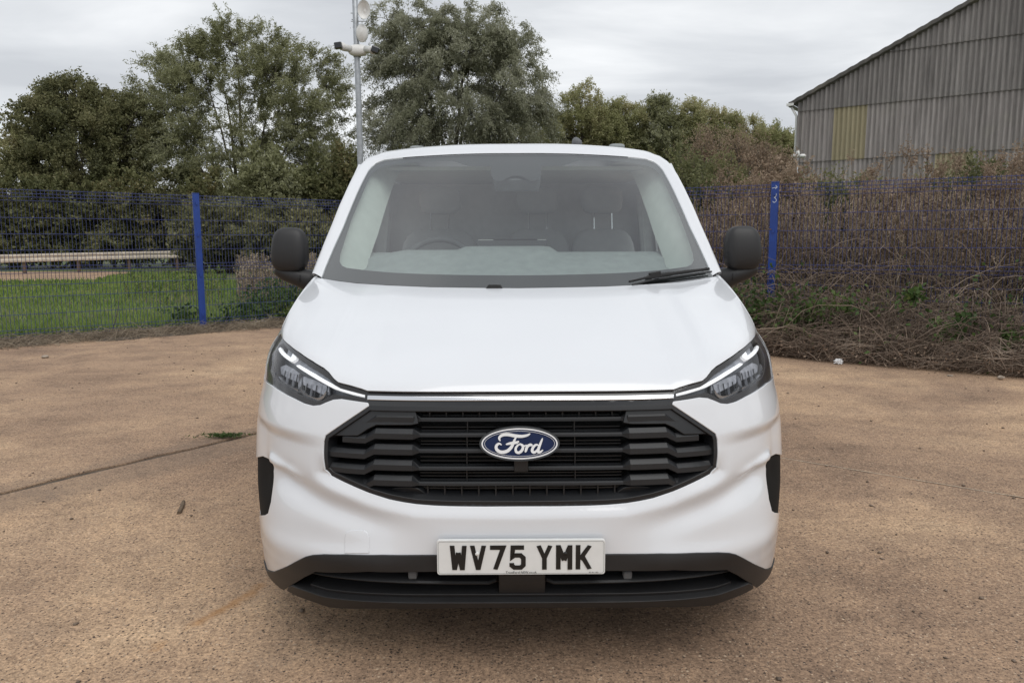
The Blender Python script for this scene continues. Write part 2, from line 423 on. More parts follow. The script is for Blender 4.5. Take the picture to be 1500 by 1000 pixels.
# bumper: outer outline, left half, from the grille's upper centre round to the lower centre
# (the mouth of the grille reaches the upper edge between the headlamps, so it is a bay of the outline)
A1 = NOSE_L
left_outer = np.vstack([ab_gr[::-1], ab_hl_low[::-1], ab_hl_top[-1:], [[-1.20, 1.062]], [[-A1, 1.062]], [[-A1, .24]], [[-1.03, .212]], ab_trim[::-1]])
left_outer = np.vstack([ctr(zc_gr_bot), left_outer, ctr(ab_trim[0, 1])])
outer = np.vstack([left_outer, mir(left_outer)[1:-1]])
bumper = panel('front_bumper', nose, outer, [ab_vent, mir(ab_vent)], .0105, 'white_paint', van, flange=.022)
# towing eye cover: a thin raised lid with its own edge
tow = inv_nose([(506, 809), (506, 788), (507.5, 781), (512, 777.5), (521, 776.5), (532, 777), (537.5, 780), (540, 787), (540, 809)])
panel('tow_cover_gap', nose, shrink(tow, -.0022), [], .012, 'interior_grey', van, flange=0, off=.0008)
panel('tow_eye_cover', nose, tow, [], .012, 'white_paint', van, flange=.003, off=.0022)
# dark shell added behind all openings to stop light leaking through
sh = np.array([(-A1*.96, .24), (A1*.96, .24), (A1*.96, .9), (.5, .93), (-.5, .93), (-A1*.96, .9)])
panel('light_block_shell', nose, sh, [], .06, 'dark_recess', van, flange=0, off=-.14)

# ---- side vents
for q in (ab_vent, mir(ab_vent)):
    v = panel('side_vent', nose, shrink(q, .001), [], .012, 'vent_black', van, flange=0.02, off=-.006)
# ---- lower trim (black), upper rail
tr_low = inv_nose([(416, 862.5), (424, 857), (431, 853), (446, 843.5), (462, 835.5), (540, 835), (641, 835.5)])
lt = np.vstack([inv_nose(TRIM_TOP)[:, :]+np.array([0, -.004]), [[-1.03, .204]], [[-1.10, .215]], [[-1.10, .185]], tr_low])
lt = np.vstack([ctr(lt[0, 1]), lt, ctr(tr_low[-1, 1])])
trim = panel('lower_bumper_trim', nose, np.vstack([lt, mir(lt)[1:-1]]), [], .014, 'black_plastic', van, flange=.05, off=.004)
lip_top = inv_nose([(425, 859), (431, 855.5), (452, 863), (477, 871), (519, 876), (565, 878.5), (660, 879.5)])
lip_bot = inv_nose([(660, 886), (560, 886.5), (503, 886.5), (484, 885), (460, 877), (440, 870), (424, 862)])
lp = np.vstack([ctr(lip_top[-1, 1]), lip_top[::-1], lip_bot[::-1], ctr(lip_bot[0, 1])])
panel('lower_lip', nose, np.vstack([lp, mir(lp)[1:-1]]), [], .014, 'black_plastic', van, flange=.08, off=.010)
# second ridge of the lip, a little recessed
lr = np.vstack([ctr(lip_top[-1, 1]+.012), lip_top[::-1][:-2]+np.array([0, .012]), lip_top[1:-1]*0+lip_top[1:-1]+np.array([0, -.004]), ctr(lip_top[-1, 1]-.004)])
lr = np.vstack([ctr(lip_top[-1, 1]+.012), (lip_top[::-1]+np.array([0, .012]))[:-2], lip_top[2:]+np.array([0, -.004]), ctr(lip_top[-1, 1]-.004)])
panel('lower_lip_step', nose, np.vstack([lr, mir(lr)[1:-1]]), [], .016, 'black_plastic', van, flange=.05, off=-.012)
# intake: blades behind the rail
def sweep(path_ab, prof, name, mat, parent):
    """profile (outward offset, dz) carried along a line on the nose"""
    ab = np.asarray(path_ab); P = nose(ab[:, 0], ab[:, 1]); Nn = surf_normals(nose, ab[:, 0], ab[:, 1])
    Nn = np.where((Nn[:, 1:2] > 0), -Nn, Nn)
    rows = np.stack([P+Nn*o+np.array([0, 0, dz]) for o, dz in prof], 1)
    mb = MB(); k = len(prof); n = len(P)
    mb.add(rows.reshape(-1, 3), [(i*k+j, i*k+(j+1) % k, (i+1)*k+(j+1) % k, (i+1)*k+j) for i in range(n-1) for j in range(k)]+[tuple(range(k)), tuple((n-1)*k+j for j in range(k-1, -1, -1))])
    me = raw_mesh(name, mb.v, mb.f, mat); bm = bmesh.new(); bm.from_mesh(me); bmesh.ops.recalc_face_normals(bm, faces=bm.faces); bm.to_mesh(me); bm.free()
    me.polygons.foreach_set('use_smooth', np.ones(len(me.polygons), bool)); me.set_sharp_from_angle(angle=rad(28))
    return link(name, me, parent)
lb = inv_nose([(455, 841), (480, 846), (519, 851), (565, 854.5), (640, 856.5), (716, 857), (727, 852)])
lb = resample(lb, .02, False)
for q in (lb, mir(lb)): sweep(q, [(-.012, .006), (-.006, .002), (-.012, -.005), (-.075, -.004), (-.075, .008)], 'intake_blade', 'black_plastic', van)
cb = inv_nose([(729, 838), (729, 874), (760, 874), (760, 838)]); cb = np.array([[-.068, cb[0, 1]], [-.068, cb[1, 1]], [.072, cb[1, 1]], [.072, cb[0, 1]]])
panel('intake_centre_block', nose, cb, [], .03, 'black_plastic', van, flange=.05, off=-.016)
ib = np.array([(-.86, .20), (.86, .20), (.72, .40), (-.72, .40)])
panel('intake_back', nose, ib, [], .05, 'dark_recess', van, flange=0, off=-.085)
for q in ([(458, 842), (560, 842), (560, 866), (470, 860)],):
    qq = inv_nose(q)
    for z in (qq, mir(qq)): panel('intake_side_plate', nose, z, [], .03, 'black_plastic', van, flange=.01, off=-.05)
def nose_frame(px, py, off=0.0):
    ab = invert(nose, [(px, py)], *NR); P = nose(ab[:, 0], ab[:, 1])[0]; n = surf_normals(nose, ab[:, 0], ab[:, 1])[0]
    if n[1] > 0: n = -n
    u = np.array([0, 0, 1.0]); u = u-n*(u@n); u /= np.linalg.norm(u); r = np.cross(u, n) * -1
    r = np.cross(n, u) * -1
    M = Matrix((tuple(r), tuple(-n), tuple(u))).transposed()   # x right, y into the van, z up
    return P+n*off, M
for px in (603, 921):
    p, M = nose_frame(px, 846, -.028)
    MB().box(p, (.028, .03, .028), M).build('parking_sensor', 'interior_dark', van, bevel=.006)

# ---- grille
gl = np.vstack([ctr(zc_gr_top), ab_gr, ctr(zc_gr_bot)]); gr_out = np.vstack([gl, mir(gl)[1:-1]])
gr_in = shrink(gr_out, .013)
grille = panel('grille', nose, gr_out, [gr_in], .012, 'grille_plastic', van, flange=.05, off=-.004)
panel('grille_back', nose, shrink(gr_out, -.01), [], .04, 'dark_recess', grille, flange=0, off=-.10)
def z_at(px, py): return inv_nose([(px, py)])[0, 1]
bot_mid = [z_at(575, y) for y in (622, 646, 669, 692, 714.5)]; bot_ctr = [z_at(700, y) for y in (621, 644, 667.5, 693.5, 716)]
a_mid0, a_mid1 = .315, .335; a_o0, a_o1 = .455, .487
inn = gr_in
def a_limit(z):
    k = np.where(inn[:, 0] > 0)[0]; P = inn[k]
    xs = []
    for i in range(len(inn)):
        p, q = inn[i], inn[(i+1) % len(inn)]
        if (p[1]-z)*(q[1]-z) <= 0 and p[1] != q[1]: xs.append(p[0]+(q[0]-p[0])*(z-p[1])/(q[1]-p[1]))
    return max(xs) if xs else 0.3
for i in range(5):
    zm, zc = bot_mid[i], bot_ctr[i]
    lim = min(a_limit(zm+.004), a_limit(zm+.03))-.002
    if i == 0: lim = .50
    aa = np.unique(np.concatenate([np.linspace(0, .30, 9), [a_mid0, a_mid1, .38, .44, a_o0, a_o1], np.linspace(.5, max(lim, .505), 6)])); aa = aa[aa <= lim+1e-6]
    aa = np.concatenate([-aa[::-1], aa[1:]]); s = np.abs(aa)
    k1 = smooth(a_mid0, a_mid1, s); k2 = smooth(a_o0, a_o1, s)
    zb = zc+(zm-zc)*k1-.016*k2; h = .013+.020*k1-.004*k2; fo = -.030+.020*k1-.004*k2
    P = nose(aa, zb+h/2); Nn = surf_normals(nose, aa, zb+h/2); Nn = np.where(Nn[:, 1:2] > 0, -Nn, Nn)
    rows = []
    for o, fr in ((fo-.05, 1.0), (fo-.012*k1-.002, 1.0), (fo, .62), (fo+.001, .10), (fo-.004, .0), (fo-.05, .05)):
        q = P+Nn*np.asarray(o)[:, None]; q[:, 2] = zb+h*fr+ (P[:, 2]*0); rows.append(q)
    R = np.stack(rows, 1); n, k = R.shape[:2]; mb = MB()
    mb.add(R.reshape(-1, 3), [(a*k+j, a*k+(j+1) % k, (a+1)*k+(j+1) % k, (a+1)*k+j) for a in range(n-1) for j in range(k)]+[tuple(range(k)), tuple((n-1)*k+j for j in range(k-1, -1, -1))])
    me = raw_mesh('grille_bar', mb.v, mb.f, 'grille_plastic'); bm = bmesh.new(); bm.from_mesh(me); bmesh.ops.recalc_face_normals(bm, faces=bm.faces); bm.to_mesh(me); bm.free()
    link('grille_bar', me, grille)
ep = inv_nose([(541, 598), (606, 600), (611, 619), (600, 621), (549, 621), (536, 627), (521, 637), (482, 636.5)])
for q in (ep, mir(ep)): panel('grille_corner_plate', nose, q, [], .02, 'grille_plastic', grille, flange=.02, off=-.012)
lp_ = inv_nose([(560, 727), (606, 722), (622, 735), (600, 735)])
for q in (lp_, mir(lp_)): panel('grille_lower_plate', nose, q, [], .02, 'grille_plastic', grille, flange=.02, off=-.03)
# fine slats and upright ribs behind the bars
slots = [(bot_ctr[0]+.014, z_at(700, 599)), (bot_ctr[1]+.014, bot_ctr[0]), (bot_ctr[2]+.014, bot_ctr[1]), (bot_ctr[3]+.014, bot_ctr[2]), (bot_ctr[4]+.014, bot_ctr[3]), (z_at(700, 736), bot_ctr[4])]
for si, (z0, z1) in enumerate(slots):
    for k in range(3):
        z = z0+(z1-z0)*(k+.6)/3.2
        sweep(np.stack([np.linspace(-.315, .315, 11), np.full(11, z)], 1), [(-.052, .0015), (-.052, -.0015), (-.07, -.002), (-.07, .002)], 'grille_slat', 'grille_plastic', grille)
    xs = [-.288+.0525*j for j in range(12)] if si in (0, 5) else [-.167, .167]
    for x in xs:
        p = nose(np.array([x]), np.array([(z0+z1)/2]))[0]
        MB().box((p[0], p[1]+.055, p[2]), (.0045 if si in (0, 5) else .003, .03, abs(z1-z0)*1.05)).build('grille_rib', 'grille_plastic', grille)
p = nose(np.array([0.]), np.array([z_at(700, 682)]))[0]
MB().box((0, p[1]+.03, p[2]), (.045, .03, .05)).build('grille_centre_block', 'grille_plastic', grille, bevel=.004)
# gloss strip with chrome line between bonnet edge and grille
z573 = ab_hl_top[0, 1]
st = np.array([[-.492, z573-.004], [-.492, zc_gr_top+.0005], [.492, zc_gr_top+.0005], [.492, z573-.004]])
zt, zb_ = z573-.004, zc_gr_top
panel('upper_grille_strip', nose, st, [], .03, 'gloss_black', grille, flange=.03, off=-.004)
c0, c1 = z_at(560, 580.5), z_at(560, 585.2)
panel('chrome_strip', nose, np.array([[-.485, c0], [-.485, c1], [.485, c1], [.485, c0]]), [], .03, 'chrome', grille, flange=.004, off=.003)

# ---- oval badge with the script
pb, Mb = nose_frame(761, 649, 0.004)
badge = None
def oval(rx, rz, d0, d1, name, mat, parent, dome=0.0, n=72):
    V, Fc = [], []
    th = np.arange(n)*2*math.pi/n
    rings = [(1.0, d1), (1.0, d0)]+[(k, d0-dome*(1-k*k)) for k in (.8, .6, .4, .2)]
    for k, d in rings:
        for t in th: V.append(Vector(pb)+Mb @ Vector((rx*k*math.cos(t), d, rz*k*math.sin(t))))
    m_ = len(rings)
    for i in range(m_-1): Fc += [(i*n+j, i*n+(j+1) % n, (i+1)*n+(j+1) % n, (i+1)*n+j) for j in range(n)]
    Fc.append(tuple((m_-1)*n+j for j in range(n)))
    me = raw_mesh(name, [tuple(v) for v in V], Fc, mat, True); me.set_sharp_from_angle(angle=rad(40))
    return link(name, me, parent)
def ring(rx, rz, w, d, name, mat, parent, n=72):
    mb = MB(); P = []
    for t in np.arange(n+1)*2*math.pi/n:
        row = []
        for k, dd in ((0, 0.004), (0, -.0012), (1, -.0012), (1, .004)):
            row.append(tuple(Vector(pb)+Mb @ Vector(((rx-w*k)*math.cos(t), d+dd, (rz-w*k)*math.sin(t)))))
        P.append(row)
    mb.grid(P); return mb.build(name, mat, parent)
badge = oval(.124, .054, -.004, .03, 'badge', 'gloss_black', van)
oval(.1165, .0465, -.010, -.003, 'badge_field', 'badge_blue', badge, dome=.002)
ring(.1175, .0475, .0042, -.011, 'badge_rim', 'badge_white', badge)
ring(.1085, .0390, .0010, -.0115, 'badge_inner_line', 'badge_white', badge)
def px_badge(x, y): return ((x-761)/471.0, -(y-649)/471.0*1.02)
# strokes of the script in photograph pixels (centre line, width in pixels)
strokes = [
 [(733, 645), (731.5, 640.5), (736, 636.6), (744, 635.8), (754, 637.6), (764, 638.4), (772, 637), (776.5, 634.6)],                    # top sweep of F
 [(757, 638), (754, 643), (751.5, 649), (748, 655), (742, 659.6), (734, 660.6), (728, 657), (727.2, 652), (731, 648.6), (735, 650.5)],  # stem of F with curl
 [(741, 649.8), (748, 648.2), (757, 647), (760, 645)],                                                                               # bar
 [(763.5, 650), (759, 650.6), (755.5, 655), (756, 660), (760, 661.4), (764.5, 658), (766, 652.6), (763.5, 650), (767, 652.2), (771, 650.6)],  # o
 [(772.5, 650.2), (771, 655.5), (769.2, 661)],
 [(770.8, 656), (774, 651.6), (777.5, 650.4), (779.5, 652)],                                                                          # r
 [(789, 651.6), (785, 650.4), (780.6, 654), (779.2, 659), (782, 661.2), (786.5, 658), (789.5, 652)],                                    # d bowl
 [(794.5, 641), (792, 647), (788.8, 655), (787.8, 660), (790.5, 660.8), (795, 657.6)]]                                                 # d stem
for si, sp in enumerate(strokes):
    P = catmull([px_badge(*q) for q in sp], 7); n = len(P); tt = np.linspace(0, 1, n)
    w = (1.3+2.9*np.sin(math.pi*np.clip(tt*1.06-.03, 0, 1))**.6)/471.0*(1.15 if si in (0, 1) else .95)
    Lr, Rr = ribbon(P, w); V = []
    for i in range(n):
        d = -.0135-.0006*tt[i]-.0002*si
        for q in (Lr[i], Rr[i]): V.append(tuple(Vector(pb)+Mb @ Vector((q[0], d, q[1]))))
        
    me = raw_mesh('badge_lettering', V, [(2*i, 2*i+1, 2*i+3, 2*i+2) for i in range(n-1)], 'badge_white'); link('badge_lettering', me, badge)

# ---- number plate
PLW, PLH = .520, .111; pc = np.array([-.0015, -.028, .4375])
mb = MB(); R_ = .008; prof = []
for cx_, cz_, a0 in ((PLW/2-R_, PLH/2-R_, 0), (-PLW/2+R_, PLH/2-R_, 90), (-PLW/2+R_, -PLH/2+R_, 180), (PLW/2-R_, -PLH/2+R_, 270)):
    for k in range(5): q = rad(a0+k*22.5); prof.append((cx_+R_*math.cos(q), cz_+R_*math.sin(q)))
n = len(prof)
for rr, y in ((1, .012), (1, .0006), (.998, 0.0)):
    for x, z in prof: mb.v.append((x*rr, y, z*rr))
mb.f = [(i*n+j, i*n+(j+1) % n, (i+1)*n+(j+1) % n, (i+1)*n+j) for i in range(2) for j in range(n)]+[tuple(2*n+j for j in range(n))]
plate = mb.build('number_plate', 'plate_white', van, loc=tuple(pc))
ln = ribbon([(x*.985, z*.93) for x, z in prof], .0011, closed=True)
me = raw_mesh('plate_border', [(q[0], -.0012, q[1]) for r in zip(*ln) for q in r], [(2*i, 2*i+1, (2*i+3) % (2*n), (2*i+2) % (2*n)) for i in range(n)], 'interior_grey'); link('plate_border', me, plate)
GL = {'W': [[(6, 80), (13, -1)], [(13, -1), (25, 56)], [(25, 56), (37, -1)], [(37, -1), (44, 80)]], 'V': [[(7, 80), (25, -2)], [(25, -2), (43, 80)]], '7': [[(1, 72), (42, 72), (17, 0)]],
      '5': [[(45, 72), (10.5, 72), (9, 42), (15, 46.5), (34, 46.5), (43, 38), (43, 15), (35, 7), (15, 7), (7, 14), (7, 22)]],
      'Y': [[(7, 79), (25, 36), (43, 79)], [(25, 40), (25, 0)]], 'M': [[(7, 0), (7, 79)], [(7, 80), (25, 30)], [(25, 30), (43, 80)], [(43, 79), (43, 0)]], 'K': [[(7, 0), (7, 79)], [(43, 79), (13, 33)], [(20, 43), (43, 0)]]}
x0 = -.219
for ch in 'WV75 YMK':
    if ch == ' ': x0 += .022; continue
    V, Fc = [], []
    for si, st_ in enumerate(GL[ch]):
        P = np.array(st_)/1000.0
        Lr, Rr = ribbon(P, .0145)
        if ch == 'M':                                # flat shoulders
            pass
        b = len(V)
        for q, r in zip(Lr, Rr):
            for e_ in (q, r): V.append((x0+e_[0], -.0015-.0004*si, min(max(e_[1], 0), .079)-.0395))
        Fc += [(b+2*i, b+2*i+1, b+2*i+3, b+2*i+2) for i in range(len(P)-1)]
    link('plate_character', raw_mesh('plate_character', V, Fc, 'plate_black'), plate); x0 += .061
def text_mesh(name, txt, size, mat, parent, loc, rot, align='CENTER'):
    cu = bpy.data.curves.new(name, 'FONT'); cu.body = txt; cu.size = size; cu.align_x = align; cu.resolution_u = 3
    to = bpy.data.objects.new(name+'_c', cu); COL.objects.link(to); bpy.context.view_layer.update()
    me = bpy.data.meshes.new_from_object(to.evaluated_get(bpy.context.evaluated_depsgraph_get())); bpy.data.objects.remove(to)
    me.materials.clear(); me.materials.append(MATS[mat]); o = link(name, me, parent, loc); o.rotation_euler = rot; return o
text_mesh('plate_small_print', 'TrustFord NEW.co.uk', .0105, 'plate_black', plate, (.0, -.0016, -.0515), (rad(90), 0, 0))
text_mesh('plate_small_print', 'BS AU 145e', .006, 'plate_black', plate, (.225, -.0016, -.0510), (rad(90), 0, 0))
for x, mt_ in ((-.136, 'white_plastic'), (.137, 'plate_black')):
    MB().lathe([(.0, -.004), (.005, -.0038), (.006, -.002), (.006, 0)], (x, 0, .012), 'y', 14).build('plate_screw', mt_, plate, True)

# ---- headlamps
HL_IN = [(413, 500), (425, 512.5), (440, 524), (458, 536), (472, 545.5), (480, 552), (488, 560.5), (497, 566), (515, 571), (534, 576), (534, 584), (515, 581), (500, 579), (488, 577), (478, 581), (470, 586.5), (458, 587.5), (446, 582.5), (430, 575), (412, 564), (402, 556), (397.5, 546), (397, 531), (400, 516), (406, 503)]
ab_in = inv_nose(HL_IN)
DRL = [(430.5, 532.6), (434.5, 532), (445, 538.2), (458, 545.7), (477.5, 557.2), (489, 563.4), (497, 566.3), (515, 571.4), (536, 576), (536, 580), (515, 575.4), (497, 570), (487, 566.5), (470, 557), (455, 548.2), (442, 540.3)]
DRL2 = [(403.8, 507.5), (406, 506), (412.5, 514.2), (422.3, 521.2), (425.6, 514), (430, 516.2), (429.6, 522), (424.6, 525.8), (420.5, 524.6), (411.5, 518.2), (405.5, 511.5)]
ab_d, ab_d2 = inv_nose(DRL), inv_nose(DRL2)
MODS = [[(399.5, 533), (401, 552), (412, 562), (428, 570.5), (431, 568), (433, 545), (420, 535), (408, 529)], [(435, 546), (434.5, 570), (441, 577), (458, 583.5), (468, 580), (473, 573), (473, 562), (455, 553)]]
def build_lamp(mirror):
    g = (lambda q: mir(q)) if mirror else (lambda q: q)
    lamp = panel('headlight', nose, g(ab_hl), [g(ab_in)], .012, 'lamp_bezel', van, flange=.05, off=-.008)
    panel('lamp_housing', nose, g(ab_hl), [], .02, 'lamp_grey', lamp, flange=0, off=-.052)
    panel('daytime_light', nose, g(ab_d), [], .01, 'daytime_light', lamp, flange=.012, off=-.012)
    panel('daytime_light', nose, g(ab_d2), [], .01, 'daytime_light', lamp, flange=.012, off=-.012)
    for md in MODS:
        q = inv_nose(md)
        panel('lamp_module', nose, g(q), [], .015, 'gloss_black', lamp, flange=.02, off=-.036)
        up2 = np.vstack([q[:1], q[:1]*.45+q[1:2]*.55, q[-3:-2]*.5+q[-4:-3]*.5, q[-3:]])
        panel('lamp_reflector_and_sheen', nose, g(up2), [], .015, 'lamp_reflector_and_sheen', lamp, flange=.008, off=-.030)
        edge = catmull(q[1:6], 5)
        sweep(g(edge), [(-.016, .005), (-.016, -.005), (-.034, -.005), (-.034, .005)], 'lamp_trim', 'silver_plastic', lamp)
        c = q.mean(0)
        for j in range(5):
            t_ = (j-2)*.024
            fin = np.array([c+np.array([t_, -.022]), c+np.array([t_+.005, .016])])
            sweep(g(fin), [(-.026, .002), (-.026, -.004), (-.036, -.004), (-.036, .002)], 'reflector_fin', 'lamp_reflector_and_sheen' if j % 2 else 'gloss_black', lamp)
    # plate above the light guide: sky reflected on the lens, put into grey-blue colour
    up_ = inv_nose([(415, 503), (428, 515), (440, 526), (458, 538), (474, 548), (487, 560), (480, 557), (460, 546), (436, 532), (424, 528), (412, 516)])
    panel('lamp_reflector_and_sheen', nose, g(up_), [], .015, 'lamp_reflector_and_sheen', lamp, flange=.01, off=-.026)
    panel('lamp_lens', nose, g(ab_hl), [], .012, 'lamp_glass', lamp, flange=0, off=-.001)
build_lamp(False); build_lamp(True)
# ---- windscreen surface: a = lateral metres, b = metres up the glass
WS_H = 1.06
def ws(a, b):
    t = np.asarray(a, float)/.82; v = np.asarray(b, float)/WS_H; at = np.abs(t)
    bot = np.stack([.90*t, .80+.34*at**2.2, 1.222+.030*t*t], -1); top = np.stack([.745*t, 1.64+.17*at**2.2, 1.852-.030*t*t], -1)
    return bot+(top-bot)*v[..., None]+(4*v*(1-v))[..., None]*np.array([0, -.55, .8])*.022
WR = ((-.90, .05), (-.1, 1.16))
def inv_ws(p): return invert(ws, p, *WR)
WS_OUT = [(757, 225.3), (736, 225.3), (690, 226), (630, 228.7), (590, 231.5), (563, 234.5), (551, 239), (544, 245), (539, 251), (531, 266), (523, 283), (512, 309), (502, 334), (490, 360), (478, 388), (471, 407), (495, 411), (523, 414.5), (570, 417.5), (630, 420), (690, 421), (757, 421.5)]
WS_IN = [(757, 256), (750, 256.3), (743, 259.5), (734, 264), (726, 263.3), (721.5, 259), (719, 254), (718, 242.3), (702, 242.3), (686, 242), (662, 234.3), (640, 234.2), (616, 235), (596, 236.8), (577, 239.5), (560, 243), (550, 248), (544, 254), (539, 262), (527, 290), (515, 318), (506, 345), (497.5, 372), (496.5, 382), (500, 388), (507, 391), (540, 395), (577, 398), (625, 400), (683, 401.2), (757, 401.7)]
ab_o = inv_ws(WS_OUT); ab_i = inv_ws(WS_IN)
for q in (ab_o, ab_i): q[0, 0] = q[-1, 0] = 0
ws_outer = np.vstack([ab_o, mir(ab_o)[1:-1]]); ws_inner = np.vstack([ab_i, mir(ab_i)[1:-1]])
wind = panel('windscreen', ws, ws_outer, [], .035, 'windscreen_glass', van, flange=0)
panel('windscreen_border', ws, ws_outer, [ws_inner], .03, 'frit', wind, flange=0, off=-.006)
# camera and sensor housing behind the glass
hs = invert(ws, [(722, 244), (724, 258), (790, 258), (793, 243)], (-.3, .3), (.7, 1.1))
panel('sensor_housing', ws, hs, [], .03, 'interior_dark', wind, flange=.06, off=-.02)

# ---- bonnet: cross lines from the leading edge / headlamp edge to the foot of the windscreen
e_ab = resample(np.vstack([[[-.25, z573]], ab_hl_top]), .012, False)
E = nose(e_ab[:, 0], e_ab[:, 1]); E = np.vstack([[[0, nose(np.array([0.]), np.array([z573]))[0, 1], z573]], [[-.12, nose(np.array([-.12]), np.array([z573]))[0, 1], z573]], E])
E[:, 2] += .004
# side edge continues past the lamp to the pillar foot
tip = E[-1]
R_pix = [(757, 421.5), (690, 421), (630, 420), (570, 417.5), (523, 414.5), (495, 411), (471, 407), (462, 404.5)]
rab = inv_ws(R_pix); Rr_ = ws(rab[:, 0], rab[:, 1]); Rr_[0, 0] = 0
Rr_[:, 1] -= .012; Rr_[:, 2] -= .001
Rx = Rr_[:, 0]; order = np.argsort(-Rx)
def R_at(x):
    xs = Rr_[::-1, 0]; return np.stack([x, np.interp(x, xs, Rr_[::-1, 1]), np.interp(x, xs, Rr_[::-1, 2])], -1)
xr = E[:, 0]/abs(tip[0])*abs(Rr_[-1, 0])
Rv = R_at(xr)
nW = 26; wv = np.linspace(0, 1, nW)
sl = np.abs(E[:, 0])/abs(tip[0])
mid_sil = at_y(441, 441, .90)
def bonnet_pt(i, w):
    c = E[i]+(Rv[i]-E[i])*w
    b = (.052*(1-sl[i]**3)+.030*sl[i]**3)
    phi = (w**.62)*(1-w)*2.4
    return c+np.array([0, -.10*b*phi, b*phi])
G = np.array([[bonnet_pt(i, w) for w in wv**1.25] for i in range(len(E))])          # left half
# soft fold lines running back from the headlamps
fold = np.exp(-((np.abs(G[..., 0])-(.56+.10*wv[None]))/.06)**2)*np.sin(math.pi*np.clip(wv*1.1, 0, 1))[None]**.7
G[..., 2] += .0045*fold
G2 = np.concatenate([G[::-1], (G*np.array([-1, 1, 1]))[1:]], 0)
# turned-down edges
fr = G2[:, :1]+np.array([0, .004, -.003]); fr2 = G2[:, :1]+np.array([0, .022, -.010])
G3 = np.concatenate([fr2, fr, G2], 1)
mb = MB(); mb.grid(G3); bon = mb.build('bonnet', 'white_paint', van, True)
bm = bmesh.new(); bm.from_mesh(bon.data); bmesh.ops.recalc_face_normals(bm, faces=bm.faces)
if sum(f.normal.z for f in bm.faces) < 0: bmesh.ops.reverse_faces(bm, faces=bm.faces)
bm.to_mesh(bon.data); bm.free(); bon.data.set_sharp_from_angle(angle=rad(50))
side_edge = G[-1]                                                                    # left side edge of the bonnet (x<0)

# ---- body sides: surface in (Y, z)
_sz = [.2, .35, .5, .75, .9, 1.05, 1.15, 1.26, 1.5, 1.82, 1.9]; _sx = [.955, .985, 1.0, 1.0, .992, .975, .958, .938, .905, .858, .84]
_szz = np.linspace(.2, 1.9, 171); _sxx = _smooth_tab(np.interp(_szz, _sz, _sx), 15)
be_y, be_x, be_z = side_edge[:, 1], -side_edge[:, 0], side_edge[:, 2]
def side_x(Y, z):
    X = np.interp(z, _szz, _sxx); k = smooth(.60, 1.35, Y)
    Xf = np.where(z < 1.06, w_of(z), np.interp(z, _szz, _sxx)); X = Xf*(1-k)+X*k
    zt = np.interp(Y, be_y, be_z); xb = np.interp(Y, be_y, be_x)
    q = smooth(-.16, 0, z-zt)*np.where(Y < be_y[-1]+.15, 1-smooth(be_y[-1], be_y[-1]+.15, Y), 0)
    return X+(xb-X)*q*np.where(z <= zt+.03, 1, 0)
def side_l(a, b): return np.stack([-side_x(a, b), a, b], -1)
def side_r(a, b): return np.stack([side_x(a, b), a, b], -1)
# pillar lines
PA = inv_ws([(471, 407), (478, 388), (490, 360), (502, 334), (512, 309), (523, 283), (531, 266), (539, 251), (544, 245), (551, 239), (563, 234.5), (590, 231.5)])
PA = ws(PA[:, 0], PA[:, 1])
PBpx = [(457, 403.5), (464.5, 384), (475, 357.5), (486.5, 329), (496.2, 304), (508.7, 276), (517, 258.5), (526.5, 243.5), (532, 237.5), (543, 230), (559, 224.6), (578, 221.8)]
PB = np.array([at_y(x, y, Yv) for (x, y), Yv in zip(PBpx, PA[:, 1]+np.array([.055]*9+[.07, .10, .13]))])
_kt = np.clip(1-np.linspace(0, 1, len(PA))**3, 0, 1); PM = (PA+PB)/2; PM[:, 0] -= .010*_kt; PM[:, 2] += .012*_kt+.003
PC = PB+np.array([0, .085, -.004]); PC[:, 0] = -np.minimum(np.abs(PB[:, 0])+np.array([.012]*9+[.008, .0, -.005]), .97); PC[-3:, 2] -= np.array([.004, .012, .02])
PIn = PA+np.array([.0, .012, -.012])
pil_prof = np.stack([PIn, PA+np.array([0, -.001, .002]), (PA*.6+PM*.4)+np.array([-.002, 0, .004])*_kt[:, None], PM, (PM+PB)/2+np.array([-.006, 0, .003])*_kt[:, None], PB, (PB+PC)/2+np.array([-.005, 0, 0]), PC], 1)
pil_prof = np.array([catmull(r, 3) for r in pil_prof])
for s in (1, -1):
    mb = MB(); mb.grid(pil_prof*np.array([s, 1, 1])); o = mb.build('windscreen_pillar', 'white_paint', van, True)
    bm = bmesh.new(); bm.from_mesh(o.data); bmesh.ops.recalc_face_normals(bm, faces=bm.faces)
    if sum(f.normal.z for f in bm.faces) < 0: bmesh.ops.reverse_faces(bm, faces=bm.faces)
    bm.to_mesh(o.data); bm.free()
